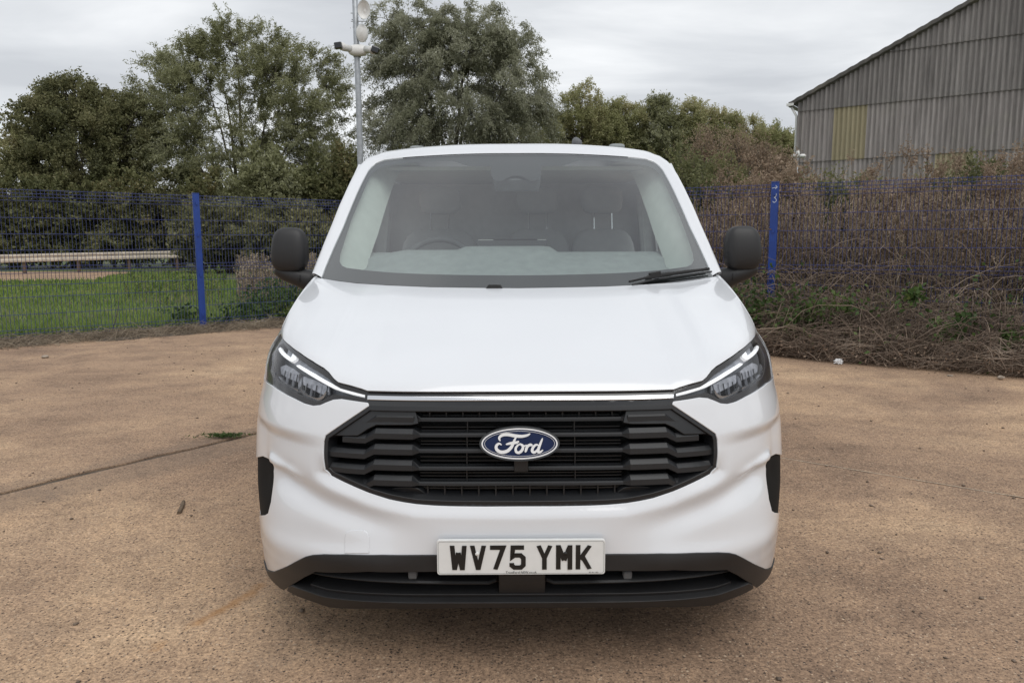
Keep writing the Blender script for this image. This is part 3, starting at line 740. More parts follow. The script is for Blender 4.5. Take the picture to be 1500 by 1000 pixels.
# ---- roof
top_pix = [(757, 225.3), (736, 225.3), (690, 226), (630, 228.7), (590, 231.5), (563, 234.5), (551, 239)]
rt_ab = inv_ws(top_pix); rt_ab[0, 0] = 0; rt_ab = catmull(rt_ab, 4); S = ws(rt_ab[:, 0], rt_ab[:, 1])
dy = np.array([0, .012, .03, .06, .10, .15, .22, .32, .48, .75, 1.2, 2.0, 3.0, 3.2]); dzp = np.array([.003, .012, .024, .041, .056, .068, .079, .089, .098, .106, .112, .114, .105, .08])
rows = []
tl = np.abs(S[:, 0])/np.abs(S[-1, 0])
for q, dzv in zip(dy, dzp):
    wid = .80+.02*smooth(0, .4, q)
    X = S[:, 0]*(1+(wid/.745-1)*smooth(0, .35, q)); Yv = S[:, 1]+(q if q < 3.1 else 3.2)*(1-.05*tl**2*(q > 1)); z = S[:, 2]+dzv*(1-.18*tl**4)
    row = np.stack([X, Yv, z], -1)
    e = row[-1]; roll_ = [e+np.array([-.050*math.sin(k), 0, -(.095*(.35+.65*smooth(0, .3, q)))*(1-math.cos(k))]) for k in np.linspace(.3, math.pi/2, 5)]
    rows.append(np.vstack([row, roll_]))
Gr = np.array(rows); Gr = np.concatenate([Gr[:, ::-1], (Gr*np.array([-1, 1, 1]))[:, 1:]], 1)
mb = MB(); mb.grid(Gr); roof = mb.build('roof', 'white_paint', van, True)
bm = bmesh.new(); bm.from_mesh(roof.data); bmesh.ops.recalc_face_normals(bm, faces=bm.faces)
if sum(f.normal.z for f in bm.faces) < 0: bmesh.ops.reverse_faces(bm, faces=bm.faces)
bm.to_mesh(roof.data); bm.free()
roof_edge_z = lambda Y: np.interp(Y, Gr[:, 0, 1], Gr[:, 0, 2])
# ---- side panels with arches, door and windows
def arc(cy, r, z0, n=18):
    a0 = math.asin((z0-.335)/r); t = np.linspace(math.pi-a0, a0, n); return [(cy+r*math.cos(q), .335+r*math.sin(q)) for q in t]
WB0, WB1 = .97, 4.07
fy = [(float(y0_of(z))+NOSE_D-.002, z) for z in np.linspace(.26, float(be_z[0]), 9)]
edge_up = [(float(y), float(z)) for y, z in zip(be_y[1:], be_z[1:])]
pc_up = [(float(p[1])+.0, float(p[2])) for p in PC[:9]]
ZR = 1.83
outl = [(.75, .24)]+[(y, z) for y, z in fy]+edge_up+pc_up+[(2.2, ZR), (3.4, ZR+.01), (4.95, ZR-.01), (5.0, 1.3), (5.03, .6), (4.98, .27)]+arc(WB1, .40, .27)[::-1]+[(3.5, .25), (1.6, .25)]+arc(WB0, .40, .25)[::-1]
DOOR = [(1.42, .34), (1.40, .62), (1.29, .80), (1.27, 1.22), (1.34, 1.29), (1.60, 1.50), (1.85, 1.70), (2.02, 1.775), (2.62, 1.785), (2.67, 1.5), (2.69, .34)]
DOOR_IN = shrink(np.array(DOOR), .005)
WIN = [(1.47, 1.30), (1.66, 1.46), (1.88, 1.63), (2.04, 1.70), (2.54, 1.71), (2.58, 1.5), (2.58, 1.29)]
for f, s in ((side_l, -1), (side_r, 1)):
    sp = panel('side_panel', f, outl, [DOOR], .07, 'white_paint', van, flange=.015, flip=(s < 0), bstep=.04)
    d = panel('door', f, DOOR_IN, [WIN], .06, 'white_paint', van, flange=.012, flip=(s < 0), bstep=.04)
    panel('side_window', f, WIN, [], .08, 'side_glass', d, flange=0, flip=(s < 0), off=-.006)
    panel('window_seal', f, shrink(np.array(WIN), -.008), [shrink(np.array(WIN), .012)], .05, 'rubber', d, flange=.004, flip=(s < 0), off=.003)
    hp = side_l(np.array([2.5]), np.array([1.12]))[0]; x = abs(hp[0])*s
    mb = MB(); mb.tube([(x+s*.0, 2.40, 1.12), (x+s*.035, 2.43, 1.122), (x+s*.040, 2.50, 1.122), (x+s*.035, 2.58, 1.122), (x, 2.60, 1.12)], [.014, .016, .017, .016, .014], 8)
    mb.build('door_handle', 'black_plastic', d, True)
    rub = np.array([(1.5, .50), (3.45, .50), (3.45, .60), (1.5, .60)])
    panel('rubbing_strip', f, rub, [], .08, 'black_plastic', van, flange=.012, flip=(s < 0), off=.012)
    # wheel-arch liners
    for cy in (WB0, WB1):
        mb = MB(); P = [[(s*x_, cy+.41*math.cos(q), .335+.41*math.sin(q)) for x_ in (.60, .985)] for q in np.linspace(-.15, math.pi+.15, 16)]
        mb.grid(P); mb.build('arch_liner', 'dark_recess', van, True)
# rear end
rz = np.linspace(.27, 1.80, 12); P = []
for z in rz:
    xx = float(side_x(np.array([4.9]), np.array([z]))[0]); P.append([(x, 5.0+.03*(1-abs(x/xx)**4)+(.03 if z < .7 else 0)-.06*max(0, z-1.2), z) for x in np.linspace(-xx, xx, 14)])
mb = MB(); mb.grid(P); rear = mb.build('rear_door', 'white_paint', van, True)
for s in (-1, 1):
    MB().box((s*.93, 5.01, 1.1), (.09, .06, .42)).build('tail_light', 'red_lamp', van, bevel=.012)
MB().box((0, 5.03, .45), (1.86, .12, .2)).build('rear_bumper', 'black_plastic', van, bevel=.03)
mb = MB(); mb.box((0, 2.75, .27), (1.6, 4.3, .05)); mb.box((0, 2.9, .33), (.9, 3.6, .08)); mb.build('underbody', 'dark_recess', van)
# ---- wheels
def build_wheel():
    w = empty('wheel'); w.parent = van
    tp = [(.225, -.10), (.24, -.112), (.29, -.115), (.32, -.105), (.333, -.08), (.337, -.04), (.337, .04), (.333, .08), (.32, .105), (.29, .115), (.24, .112), (.225, .10)]
    ty = MB().lathe(tp, (0, 0, 0), 'x', 48).build('tyre', 'rubber', w, True)
    rp_ = [(.226, -.10), (.226, .098), (.215, .104), (.205, .085), (.195, .06), (.12, .045), (.07, .075), (.03, .08), (.0, .08)]
    ri = MB().lathe(rp_, (0, 0, 0), 'x', 40).build('rim', 'rim_metal', w, True); ri.data.set_sharp_from_angle(angle=rad(35))
    for k in range(5):
        q = 2*math.pi*k/5; MB().lathe([(.0, .082), (.011, .082), (.011, .05)], (0, .058*math.cos(q), .058*math.sin(q)), 'x', 8).build('wheel_nut', 'rubber', w)
    return w
w0 = build_wheel(); first = True
for s in (-1, 1):
    for cy in (WB0, WB1):
        if first: w = w0; first = False
        else:
            w = w0.copy(); COL.objects.link(w); w.parent = van
            for ch in w0.children: c = ch.copy(); COL.objects.link(c); c.parent = w
        w.location = (s*.86, cy, .335); w.rotation_euler = (0, 0, 0 if s > 0 else math.pi)
# ---- door mirrors
def superbox(c, d, ex=3.2, n=18, shear=None):
    mb = MB(); P = []
    for i in range(n+1):
        v = -math.pi/2+math.pi*i/n; row = []
        for j in range(2*n+1):
            u = -math.pi+2*math.pi*j/(2*n); sg = lambda t: math.copysign(abs(t)**(2/ex), t)
            x, y, z = sg(math.cos(v))*sg(math.cos(u)), sg(math.cos(v))*sg(math.sin(u)), sg(math.sin(v))
            k = 1-.10*max(0, z) if shear else 1
            row.append((c[0]+x*d[0]/2*k+(shear or 0)*z, c[1]+y*d[1]/2*(1-.25*max(0, z)), c[2]+z*d[2]/2))
        P.append(row)
    mb.grid(P); return mb
for s in (-1, 1):
    my = 1.37; cx_ = s*1.086; cz_ = 1.371
    mr = empty('door_mirror'); mr.parent = van
    superbox((cx_, my, cz_), (.170, .13, .212), 3.4, 18, s*(-.004)).build('mirror_housing', 'black_plastic', mr, True)
    P = [(cx_+s*.068, my, cz_-.085), (cx_+s*.03, my, cz_-.108), (cx_-s*.03, my+.005, cz_-.128), (s*1.015, my+.02, cz_-.145), (s*.985, my+.04, cz_-.150), (s*.965, my+.06, cz_-.15)]
    MB().tube(catmull(P, 4), [.022, .030, .034, .036]+[.038, .040, .042, .044]+[.046, .047, .048, .05]+[.052]*4+[.056]*4+[.058], 14).build('mirror_arm', 'black_plastic', mr, True)
    MB().box((cx_-s*.005, my+.068, cz_), (.105, .006, .15)).build('mirror_glass', 'chrome', mr, bevel=.002)
    MB().tube([(cx_-s*.050, my+.002, cz_-.082), (cx_-s*.054, my-.05, cz_-.135), (cx_-s*.05, my+.002, cz_-.185)], .0018, 5).build('mirror_seam', 'dark_recess', mr)
# ---- wipers, washer jet, roof fittings
wp = invert(ws, [(921, 416.5), (952, 409.5), (985, 404.5), (1015, 400.5), (1037, 397.5)], (-.1, .9), (-.1, 1.1))
P = ws(wp[:, 0], wp[:, 1])+np.array([0, -.012, .012]); mb = MB()
mb.tube(catmull(P, 4), [.005]*4+[.010]*4+[.008]*4+[.007]*5, 6); wiper = mb.build('wiper', 'rubber', van)
P2 = P+np.array([.012, -.004, -.012]); MB().tube(catmull(P2, 3), .004, 5).build('wiper_blade', 'black_plastic', wiper)
q = ws(invert(ws, [(958, 408)], (-.1, .9), (-.1, 1.1))[:, 0], invert(ws, [(958, 408)], (-.1, .9), (-.1, 1.1))[:, 1])[0]
MB().box((q[0], q[1]-.02, q[2]+.016), (.050, .028, .026), Matrix.Rotation(rad(-10), 3, 'Y')).build('wiper_clip', 'rubber', wiper, bevel=.004)
q = R_at(np.array([-.075]))[0]
MB().box((q[0]-.02, q[1]+.004, q[2]+.006), (.070, .02, .016), taper=.7).build('washer_jet', 'rubber', van, bevel=.003)
for px, py in ((612, 217), (903, 214)):
    p = at_y(px, py, 2.35); superbox((p[0], 2.35, p[2]-.006), (.095, .12, .036), 3.0, 10).build('roof_fixing_cover', 'interior_grey', van, True)
p = at_y(844, 209, 2.7); mb = MB(); mb.tube([(p[0], 2.62, p[2]-.035), (p[0], 2.66, p[2]-.01), (p[0], 2.72, p[2]+.012), (p[0], 2.76, p[2]+.014)], [.034, .034, .026, .008], 10); mb.build('roof_antenna', 'interior_dark', van, True)
# ---- cab interior
prof = [(.93, 1.195), (1.10, 1.245), (1.25, 1.285), (1.38, 1.325), (1.46, 1.35), (1.52, 1.355), (1.56, 1.33), (1.58, 1.2), (1.66, .95), (1.70, .70)]
P = []
for x in np.linspace(-.84, .84, 41):
    hump = .030*(smooth(-.30, -.24, x)*(1-smooth(.16, .20, x)))+.012*(smooth(-.62, -.56, x)*(1-smooth(-.30, -.24, x)))
    back = .20*abs(x/.84)**2.2
    P.append([(x, y+back*(1 if y < 1.3 else .3), z+hump*smooth(1.2, 1.42, y)*(z > 1.1)) for y, z in prof])
mb = MB(); mb.grid(P); dash = mb.build('dashboard', 'interior_grey', van, True); dash.data.set_sharp_from_angle(angle=rad(32))
MB().box((-.02, 1.60, 1.34), (.36, .03, .16), Matrix.Rotation(rad(-12), 3, 'X')).build('dash_screen', 'gloss_black', dash, bevel=.008)
c = Vector((-.41, 1.73, 1.26)); tilt = Matrix.Rotation(rad(-32), 3, 'X'); mb = MB(); n = 40
mb.tube([c+tilt @ Vector((.19*math.cos(2*math.pi*k/n), 0, .19*math.sin(2*math.pi*k/n))) for k in range(n+1)], .017, 8, False)
sw = mb.build('steering_wheel', 'interior_dark', van, True)
for q in (0, math.pi, -math.pi/2): MB().tube([c, c+tilt @ Vector((.18*math.cos(q), 0, .18*math.sin(q)))], .016, 6).build('wheel_spoke', 'interior_dark', sw)
superbox(c, (.16, .06, .14), 3, 10).build('airbag_cover', 'interior_dark', sw, True)
for x, wd in ((-.46, .50), (.14, .42), (.54, .42)):
    se = superbox((x, 2.05, .80), (wd, .52, .16), 4, 12).build('seat', 'seat_fabric', van, True)
    mb = superbox((0, 0, 0), (wd*.96, .14, .66), 4, 12); R3 = Matrix.Rotation(rad(-10), 3, 'X')
    mb.v = [tuple(R3 @ Vector(v)+Vector((x, 2.33, 1.16))) for v in mb.v]; mb.build('seat_back', 'seat_fabric', se, True)
    superbox((x, 2.44, 1.66), (.26, .11, .17), 3.4, 10).build('head_rest', 'seat_fabric', se, True)
    for q in (-.055, .055): MB().tube([(x+q, 2.38, 1.44), (x+q, 2.42, 1.62)], .007, 6).build('head_rest_post', 'chrome', se)
mb = MB(); mb.box((0, 2.72, 1.05), (1.78, .03, 1.46)); mb.build('bulkhead', 'cab_panel', van)
mb = MB(); mb.box((0, 2.35, 1.80), (1.50, .95, .02)); mb.build('headliner', 'interior_light', van)
MB().box((0, 2.1, .50), (1.9, 1.3, .06)).build('cab_floor', 'interior_dark', van)
MB().box((0, 1.62, .75), (1.9, .05, .95)).build('firewall', 'interior_dark', van)
for s in (-1, 1):   # pale pillar trim and belt, inner door
    I0 = PA+np.array([.012, .012, -.016]); I1 = PA+np.array([.145, .20, -.03]); I1[:, 0] -= np.linspace(0, .05, len(PA))
    mb = MB(); mb.grid(np.stack([I0, (I0+I1)/2+np.array([.012, 0, 0]), I1], 1)*np.array([-s, 1, 1]))
    mb.build('pillar_trim', 'interior_light', van, True)
    MB().box((s*.90, 2.05, 1.0), (.03, 1.2, .56)).build('door_card', 'interior_dark', van)
    MB().tube([(s*.80, 2.62, 1.70), (s*.84, 2.62, 1.3), (s*.86, 2.60, 1.0)], .022, 6).build('seat_belt', 'interior_grey', van)
    MB().box((s*.86, 2.66, 1.35), (.10, .10, .95)).build('door_pillar_trim', 'interior_grey', van, bevel=.02)
# ================================================================== vegetation and ground materials
def foliage(name, cols, trans=0.35, nscale=.45, rough=.6):
    """leaf colours vary from leaf to leaf and from bough to bough"""
    mt, t, b = new_mat(name); t.nodes.remove(b); o = t.nodes['Material Output']
    g = t.nodes.new('ShaderNodeNewGeometry'); n = t.nodes.new('ShaderNodeTexNoise'); n.inputs['Scale'].default_value = nscale; n.inputs['Detail'].default_value = 3
    t.links.new(g.outputs['Position'], n.inputs['Vector'])
    ad = t.nodes.new('ShaderNodeMath'); ad.operation = 'MULTIPLY_ADD'; ad.inputs[1].default_value = .55; t.links.new(g.outputs['Random Per Island'], ad.inputs[0])
    m2 = t.nodes.new('ShaderNodeMath'); m2.operation = 'MULTIPLY_ADD'; m2.inputs[1].default_value = 1.5; m2.inputs[2].default_value = -.5; t.links.new(n.outputs[0], m2.inputs[0]); t.links.new(m2.outputs[0], ad.inputs[2])
    r = t.nodes.new('ShaderNodeValToRGB'); t.links.new(ad.outputs[0], r.inputs[0])
    while len(r.color_ramp.elements) < len(cols): r.color_ramp.elements.new(.5)
    for i, c in enumerate(cols): r.color_ramp.elements[i].position = .05+.95*i/(len(cols)-1); r.color_ramp.elements[i].color = (*c, 1)
    d = t.nodes.new('ShaderNodeBsdfPrincipled'); d.inputs['Roughness'].default_value = rough; d.inputs['Specular IOR Level'].default_value = .3
    tl_ = t.nodes.new('ShaderNodeBsdfTranslucent'); mx = t.nodes.new('ShaderNodeMixShader'); mx.inputs[0].default_value = trans
    for q in (d.inputs['Base Color'], tl_.inputs[0]): t.links.new(r.outputs[0], q)
    t.links.new(d.outputs[0], mx.inputs[1]); t.links.new(tl_.outputs[0], mx.inputs[2]); t.links.new(mx.outputs[0], o.inputs[0])
foliage('willow_leaf', [(0.186, 0.192, 0.093), (0.273, 0.28, 0.143), (0.36, 0.366, 0.217), (0.497, 0.503, 0.36)], 0.5)
foliage('willow_grey_leaf', [(0.199, 0.207, 0.131), (0.289, 0.296, 0.199), (0.385, 0.387, 0.282), (0.537, 0.537, 0.427)], 0.5)
foliage('dark_leaf', [(0.095, 0.099, 0.049), (0.16, 0.165, 0.081), (0.233, 0.227, 0.113), (0.32, 0.299, 0.168)], 0.45)
foliage('hedge_leaf', [(0.089, 0.099, 0.047), (0.158, 0.167, 0.076), (0.227, 0.227, 0.11), (0.289, 0.241, 0.123)], 0.45)
foliage('birch_leaf', [(0.276, 0.283, 0.131), (0.359, 0.366, 0.179), (0.442, 0.421, 0.228), (0.524, 0.462, 0.283)], 0.5)
foliage('brown_leaf', [(.19,.135,.095),(.28,.205,.145),(.37,.28,.20),(.46,.36,.27)], .4)
foliage('seed_brown', [(0.106, 0.075, 0.056), (0.188, 0.135, 0.1), (0.275, 0.2, 0.147), (0.375, 0.288, 0.213)], .2, 1.2)
foliage('straw', [(0.149, 0.121, 0.086), (0.253, 0.201, 0.144), (0.368, 0.299, 0.218), (0.506, 0.425, 0.322)], .2, 2.0)
foliage('bramble_stem', [(0.075, 0.055, 0.043), (0.149, 0.11, 0.083), (0.236, 0.178, 0.136), (0.368, 0.293, 0.23)], .1, 2.0)
foliage('bramble_leaf', [(0.027, 0.05, 0.015), (0.053, 0.094, 0.025), (0.088, 0.144, 0.04), (0.138, 0.15, 0.05)], .3, 2.0)
foliage('grass_blade', [(0.092, 0.144, 0.032), (0.155, 0.236, 0.048), (0.23, 0.305, 0.075), (0.322, 0.322, 0.127)], .3, .5)
basic('bark', (.115, .10, .08), .9, noise=.35, nscale=6, bump=.8, bscale=40)
basic('stone_grey', (.30, .25, .20), .9, noise=.3, nscale=20, bump=.8, bscale=60)
basic('paper_white', (.72, .72, .72), .8, noise=.05)
basic('rail_paint', (.50, .44, .36), .6, noise=.25, nscale=5)
basic('timber', (.12, .085, .055), .9, noise=.3)

def concrete():
    mt, t, b = new_mat('concrete'); Lk = t.links
    tcn = t.nodes.new('ShaderNodeTexCoord'); V = tcn.outputs['Object']
    def noise(sc, det=5, rough=.55, vec=None, dist=0):
        n = t.nodes.new('ShaderNodeTexNoise'); n.inputs['Scale'].default_value = sc; n.inputs['Detail'].default_value = det; n.inputs['Roughness'].default_value = rough; n.inputs['Distortion'].default_value = dist
        Lk.new(vec or V, n.inputs['Vector']); return n.outputs[0]
    def ramp(x, stops):
        r = t.nodes.new('ShaderNodeValToRGB'); Lk.new(x, r.inputs[0])
        while len(r.color_ramp.elements) < len(stops): r.color_ramp.elements.new(.5)
        for e_, (p_, c_) in zip(r.color_ramp.elements, stops): e_.position = p_; e_.color = (*c_, 1) if len(c_) == 3 else c_
        return r.outputs[0]
    def mixc(f, a, c, mode='MIX'):
        m_ = t.nodes.new('ShaderNodeMix'); m_.data_type = 'RGBA'; m_.blend_type = mode
        if isinstance(f, float): m_.inputs[0].default_value = f
        else: Lk.new(f, m_.inputs[0])
        for i_, v in ((6, a), (7, c)):
            if isinstance(v, tuple): m_.inputs[i_].default_value = (*v, 1)
            else: Lk.new(v, m_.inputs[i_])
        return m_.outputs[2]
    base = ramp(noise(.55, 6, .6, None, .4), [(.30, (.235, .160, .112)), (.46, (.335, .230, .157)), (.60, (.435, .303, .20)), (.75, (.53, .385, .255))])
    mid = ramp(noise(3.2, 7, .65), [(.28, (.66, .66, .68)), (.5, (1, 1, 1)), (.75, (1.14, 1.12, 1.08))])
    c = mixc(.85, base, mid, 'MULTIPLY')
    # tyre-worn, dusty bands along the slab direction
    mp_ = t.nodes.new('ShaderNodeMapping'); mp_.inputs['Rotation'].default_value = (0, 0, rad(36)); mp_.inputs['Scale'].default_value = (.35, 2.2, 1); Lk.new(V, mp_.inputs[0])
    c = mixc(.5, c, ramp(noise(1.1, 4, .5, mp_.outputs[0]), [(.35, (.74, .72, .71)), (.65, (1.12, 1.12, 1.10))]), 'MULTIPLY')
    # scattered aggregate: light and dark grains
    for sc, lo_, hi_ in ((95, .22, .34), (45, .17, .26)):
        v = t.nodes.new('ShaderNodeTexVoronoi'); v.inputs['Scale'].default_value = sc; Lk.new(V, v.inputs['Vector'])
        dot = ramp(v.outputs['Distance'], [(lo_, (1, 1, 1)), (hi_, (0, 0, 0))])
        sel = t.nodes.new('ShaderNodeSeparateColor'); Lk.new(v.outputs['Color'], sel.inputs[0])
        dk = ramp(sel.outputs[0], [(.55, (0, 0, 0)), (.60, (1, 1, 1))]); lt_ = ramp(sel.outputs[1], [(.82, (0, 0, 0)), (.86, (1, 1, 1))])
        mk = t.nodes.new('ShaderNodeMath'); mk.operation = 'MULTIPLY'; Lk.new(dot, mk.inputs[0]); Lk.new(dk, mk.inputs[1])
        c = mixc(mk.outputs[0], c, (.085, .062, .050))
        mk = t.nodes.new('ShaderNodeMath'); mk.operation = 'MULTIPLY'; Lk.new(dot, mk.inputs[0]); Lk.new(lt_, mk.inputs[1])
        c = mixc(mk.outputs[0], c, (.47, .36, .26))
    c = mixc(.75, c, ramp(noise(75, 5, .8), [(.36, (.34, .32, .31)), (.5, (1, 1, 1)), (.64, (1.7, 1.66, 1.58))]), 'MULTIPLY')
    c = mixc(.6, c, ramp(noise(22, 6, .75), [(.33, (.50, .48, .48)), (.5, (1, 1, 1)), (.68, (1.3, 1.28, 1.24))]), 'MULTIPLY')
    # rust stain with its own shape, and dark oil patches
    mr_ = t.nodes.new('ShaderNodeMapping'); mr_.vector_type = 'TEXTURE'; mr_.inputs['Location'].default_value = (-1.15, .50, 0); mr_.inputs['Rotation'].default_value = (0, 0, rad(65)); mr_.inputs['Scale'].default_value = (.85, .10, 1); Lk.new(V, mr_.inputs[0])
    ln_ = t.nodes.new('ShaderNodeVectorMath'); ln_.operation = 'LENGTH'; Lk.new(mr_.outputs[0], ln_.inputs[0])
    ms = t.nodes.new('ShaderNodeMath'); ms.operation = 'MULTIPLY_ADD'; Lk.new(noise(7, 5), ms.inputs[0]); ms.inputs[1].default_value = 1.4; Lk.new(ln_.outputs['Value'], ms.inputs[2])
    c = mixc(ramp(ms.outputs[0], [(.75, (.62, .62, .62)), (1.25, (0, 0, 0))]), c, (.36, .185, .07))
    # dirt washed along the open slab joint
    mj = t.nodes.new('ShaderNodeMapping'); mj.vector_type = 'TEXTURE'; mj.inputs['Location'].default_value = (-2.94+.09, 1.86-.07, 0); mj.inputs['Rotation'].default_value = (0, 0, math.atan2(.796, .605)); Lk.new(V, mj.inputs[0])
    sj = t.nodes.new('ShaderNodeSeparateXYZ'); Lk.new(mj.outputs[0], sj.inputs[0]); aj = t.nodes.new('ShaderNodeMath'); aj.operation = 'ABSOLUTE'; Lk.new(sj.outputs[1], aj.inputs[0])
    mj2 = t.nodes.new('ShaderNodeMath'); mj2.operation = 'MULTIPLY_ADD'; Lk.new(noise(4.5, 8, .75), mj2.inputs[0]); mj2.inputs[1].default_value = -.42; Lk.new(aj.outputs[0], mj2.inputs[2])
    c = mixc(ramp(mj2.outputs[0], [(.0, (.34, .34, .34)), (.12, (0, 0, 0))]), c, (.15, .115, .09))
    oil = ramp(noise(.9, 5, .6, None, .6), [(.60, (0, 0, 0)), (.72, (.38, .38, .38))]); c = mixc(oil, c, (.13, .105, .09))
    Lk.new(c, b.inputs['Base Color']); b.inputs['Roughness'].default_value = .88; b.inputs['Specular IOR Level'].default_value = .25
    hm = t.nodes.new('ShaderNodeMath'); hm.operation = 'MULTIPLY_ADD'; Lk.new(noise(120, 4, .7), hm.inputs[0]); hm.inputs[1].default_value = .5; Lk.new(noise(18, 6, .65), hm.inputs[2])
    bp = t.nodes.new('ShaderNodeBump'); bp.inputs['Strength'].default_value = .55; bp.inputs['Distance'].default_value = .012; Lk.new(hm.outputs[0], bp.inputs['Height']); Lk.new(bp.outputs[0], b.inputs['Normal'])
concrete()
basic('joint_dirt', (.085, .065, .048), .95, noise=.5, nscale=12, bump=1, bscale=60)
def soil():
    mt, t, b = new_mat('field_ground'); Lk = t.links; tcn = t.nodes.new('ShaderNodeTexCoord')
    n = t.nodes.new('ShaderNodeTexNoise'); n.inputs['Scale'].default_value = .35; n.inputs['Detail'].default_value = 8; n.inputs['Roughness'].default_value = .65; Lk.new(tcn.outputs['Object'], n.inputs['Vector'])
    r = t.nodes.new('ShaderNodeValToRGB'); Lk.new(n.outputs[0], r.inputs[0]); r.color_ramp.elements[0].position = .35; r.color_ramp.elements[0].color = (.085, .070, .035, 1); r.color_ramp.elements[1].position = .55; r.color_ramp.elements[1].color = (.070, .105, .024, 1)
    Lk.new(r.outputs[0], b.inputs['Base Color']); b.inputs['Roughness'].default_value = .95
soil()
def sheeting(name, c0, c1, lich):
    mt, t, b = new_mat(name); Lk = t.links; tcn = t.nodes.new('ShaderNodeTexCoord')
    g = t.nodes.new('ShaderNodeNewGeometry'); mp_ = t.nodes.new('ShaderNodeMapping'); mp_.inputs['Scale'].default_value = (6, 6, .5); Lk.new(g.outputs['Position'], mp_.inputs[0])
    n = t.nodes.new('ShaderNodeTexNoise'); n.inputs['Scale'].default_value = 1.0; n.inputs['Detail'].default_value = 7; n.inputs['Roughness'].default_value = .7; Lk.new(mp_.outputs[0], n.inputs['Vector'])
    r = t.nodes.new('ShaderNodeValToRGB'); Lk.new(n.outputs[0], r.inputs[0]); r.color_ramp.elements[0].position = .3; r.color_ramp.elements[0].color = (*c0, 1); r.color_ramp.elements[1].position = .72; r.color_ramp.elements[1].color = (*c1, 1)
    n2 = t.nodes.new('ShaderNodeTexNoise'); n2.inputs['Scale'].default_value = 1.3; n2.inputs['Detail'].default_value = 6; Lk.new(g.outputs['Position'], n2.inputs['Vector'])
    r2 = t.nodes.new('ShaderNodeValToRGB'); Lk.new(n2.outputs[0], r2.inputs[0]); r2.color_ramp.elements[0].position = .55; r2.color_ramp.elements[0].color = (0, 0, 0, 1); r2.color_ramp.elements[1].position = .72; r2.color_ramp.elements[1].color = (.6, .6, .6, 1)
    m_ = t.nodes.new('ShaderNodeMix'); m_.data_type = 'RGBA'; Lk.new(r2.outputs[0], m_.inputs[0]); Lk.new(r.outputs[0], m_.inputs[6]); m_.inputs[7].default_value = (*lich, 1)
    # every sheet weathered a little differently
    oi = t.nodes.new('ShaderNodeObjectInfo'); h = t.nodes.new('ShaderNodeHueSaturation'); mr_ = t.nodes.new('ShaderNodeMapRange'); mr_.inputs[3].default_value = .84; mr_.inputs[4].default_value = 1.14
    Lk.new(oi.outputs['Random'], mr_.inputs[0]); Lk.new(mr_.outputs[0], h.inputs['Value']); Lk.new(m_.outputs[2], h.inputs['Color'])
    Lk.new(h.outputs[0], b.inputs['Base Color']); b.inputs['Roughness'].default_value = .9
sheeting('fibre_cement', (.20, .183, .175), (.43, .395, .38), (.34, .32, .285))
sheeting('fibre_cement_old', (.135, .125, .12), (.30, .28, .268), (.24, .23, .21))
sheeting('fibre_cement_dark', (.075, .070, .066), (.15, .14, .13), (.19, .17, .12))
sheeting('yellow_sheet', (.28, .245, .155), (.42, .37, .25), (.33, .30, .20))

# ================================================================== ground
g = MB(); g.add([(-900, -60, -.03), (900, -60, -.03), (900, 1500, -.03), (-900, 1500, -.03)], [(0, 1, 2, 3)])
ground = kind(g.build('ground', 'field_ground'), 'structure')
# yard: dark joint bed with three big slabs
yard_poly = [(-40, -30), (40, -30), (40, -9), (9.6, 3.4), (5.6, 5.7), (3.6, 7.0), (1.0, 9.2), (-3.0, 11.3), (-4.2, 10.9), (-5.6, 9.6), (-7.4, 8.4), (-9.6, 6.6), (-40, -14)]
yb = MB(); yb.add([(x, y, -.014) for x, y in yard_poly], [tuple(range(len(yard_poly)))]); yard = kind(yb.build('yard', 'joint_dirt'), 'structure')
def clip_poly(P, p, n, d):
    """keep the side where (q-p).n > d"""
    P = [np.array(q, float) for q in P]; o = []
    for i in range(len(P)):
        a, b = P[i], P[(i+1) % len(P)]; da, db = (a-p)@n-d, (b-p)@n-d
        if da >= 0: o.append(a)
        if da*db < 0: o.append(a+(b-a)*da/(da-db))
    return o
e1 = np.array([.605, .796]); nL = np.array([.796, -.605]); pL = np.array([-2.94, 1.86]); e2 = np.array([.806, -.592]); nR = np.array([.592, .806]); pR = np.array([1.78, 2.45])
def slab(P, wob=.012):
    P = np.array(P); Q = resample(P, .22)
    if len(Q) > 3000: Q = resample(P, 1.0)
    Q = Q+RNG.normal(0, wob, Q.shape)*(np.abs(Q).max(1) < 12)[:, None]
    mb = MB(); n = len(Q)
    for z, k in ((-.03, 0), (-.006, 0), (0, 1)):
        c_ = Q.mean(0); mb.v += [(x+(c_[0]-x)*k*.0006, y+(c_[1]-y)*k*.0006, z) for x, y in Q]
    mb.f = [(i*n+j, i*n+(j+1) % n, (i+1)*n+(j+1) % n, (i+1)*n+j) for i in range(2) for j in range(n)]+[tuple(2*n+j for j in range(n))]
    return mb.build('slab', 'concrete', yard)
slab(clip_poly(yard_poly, pL, -nL, .030), .010)
right_ = clip_poly(yard_poly, pL, nL, .030)
slab(clip_poly(right_, pR, -nR, .004), .004); slab(clip_poly(right_, pR, nR, .004), .004)

# pale sealant in the narrow joint on the right
basic('sealant', (.46, .38, .29), .9, noise=.2, nscale=40)
ps_ = [pR+e2*t_+nR*RNG.normal(0, .0015) for t_ in np.linspace(-1.5, 1.35, 40)]
Lr, Rr = ribbon(np.array(ps_), .008); link('joint_sealant', raw_mesh('joint_sealant', [(q[0], q[1], .0015) for r in zip(Lr, Rr) for q in r], [(2*i, 2*i+1, 2*i+3, 2*i+2) for i in range(39)], 'sealant'), yard)
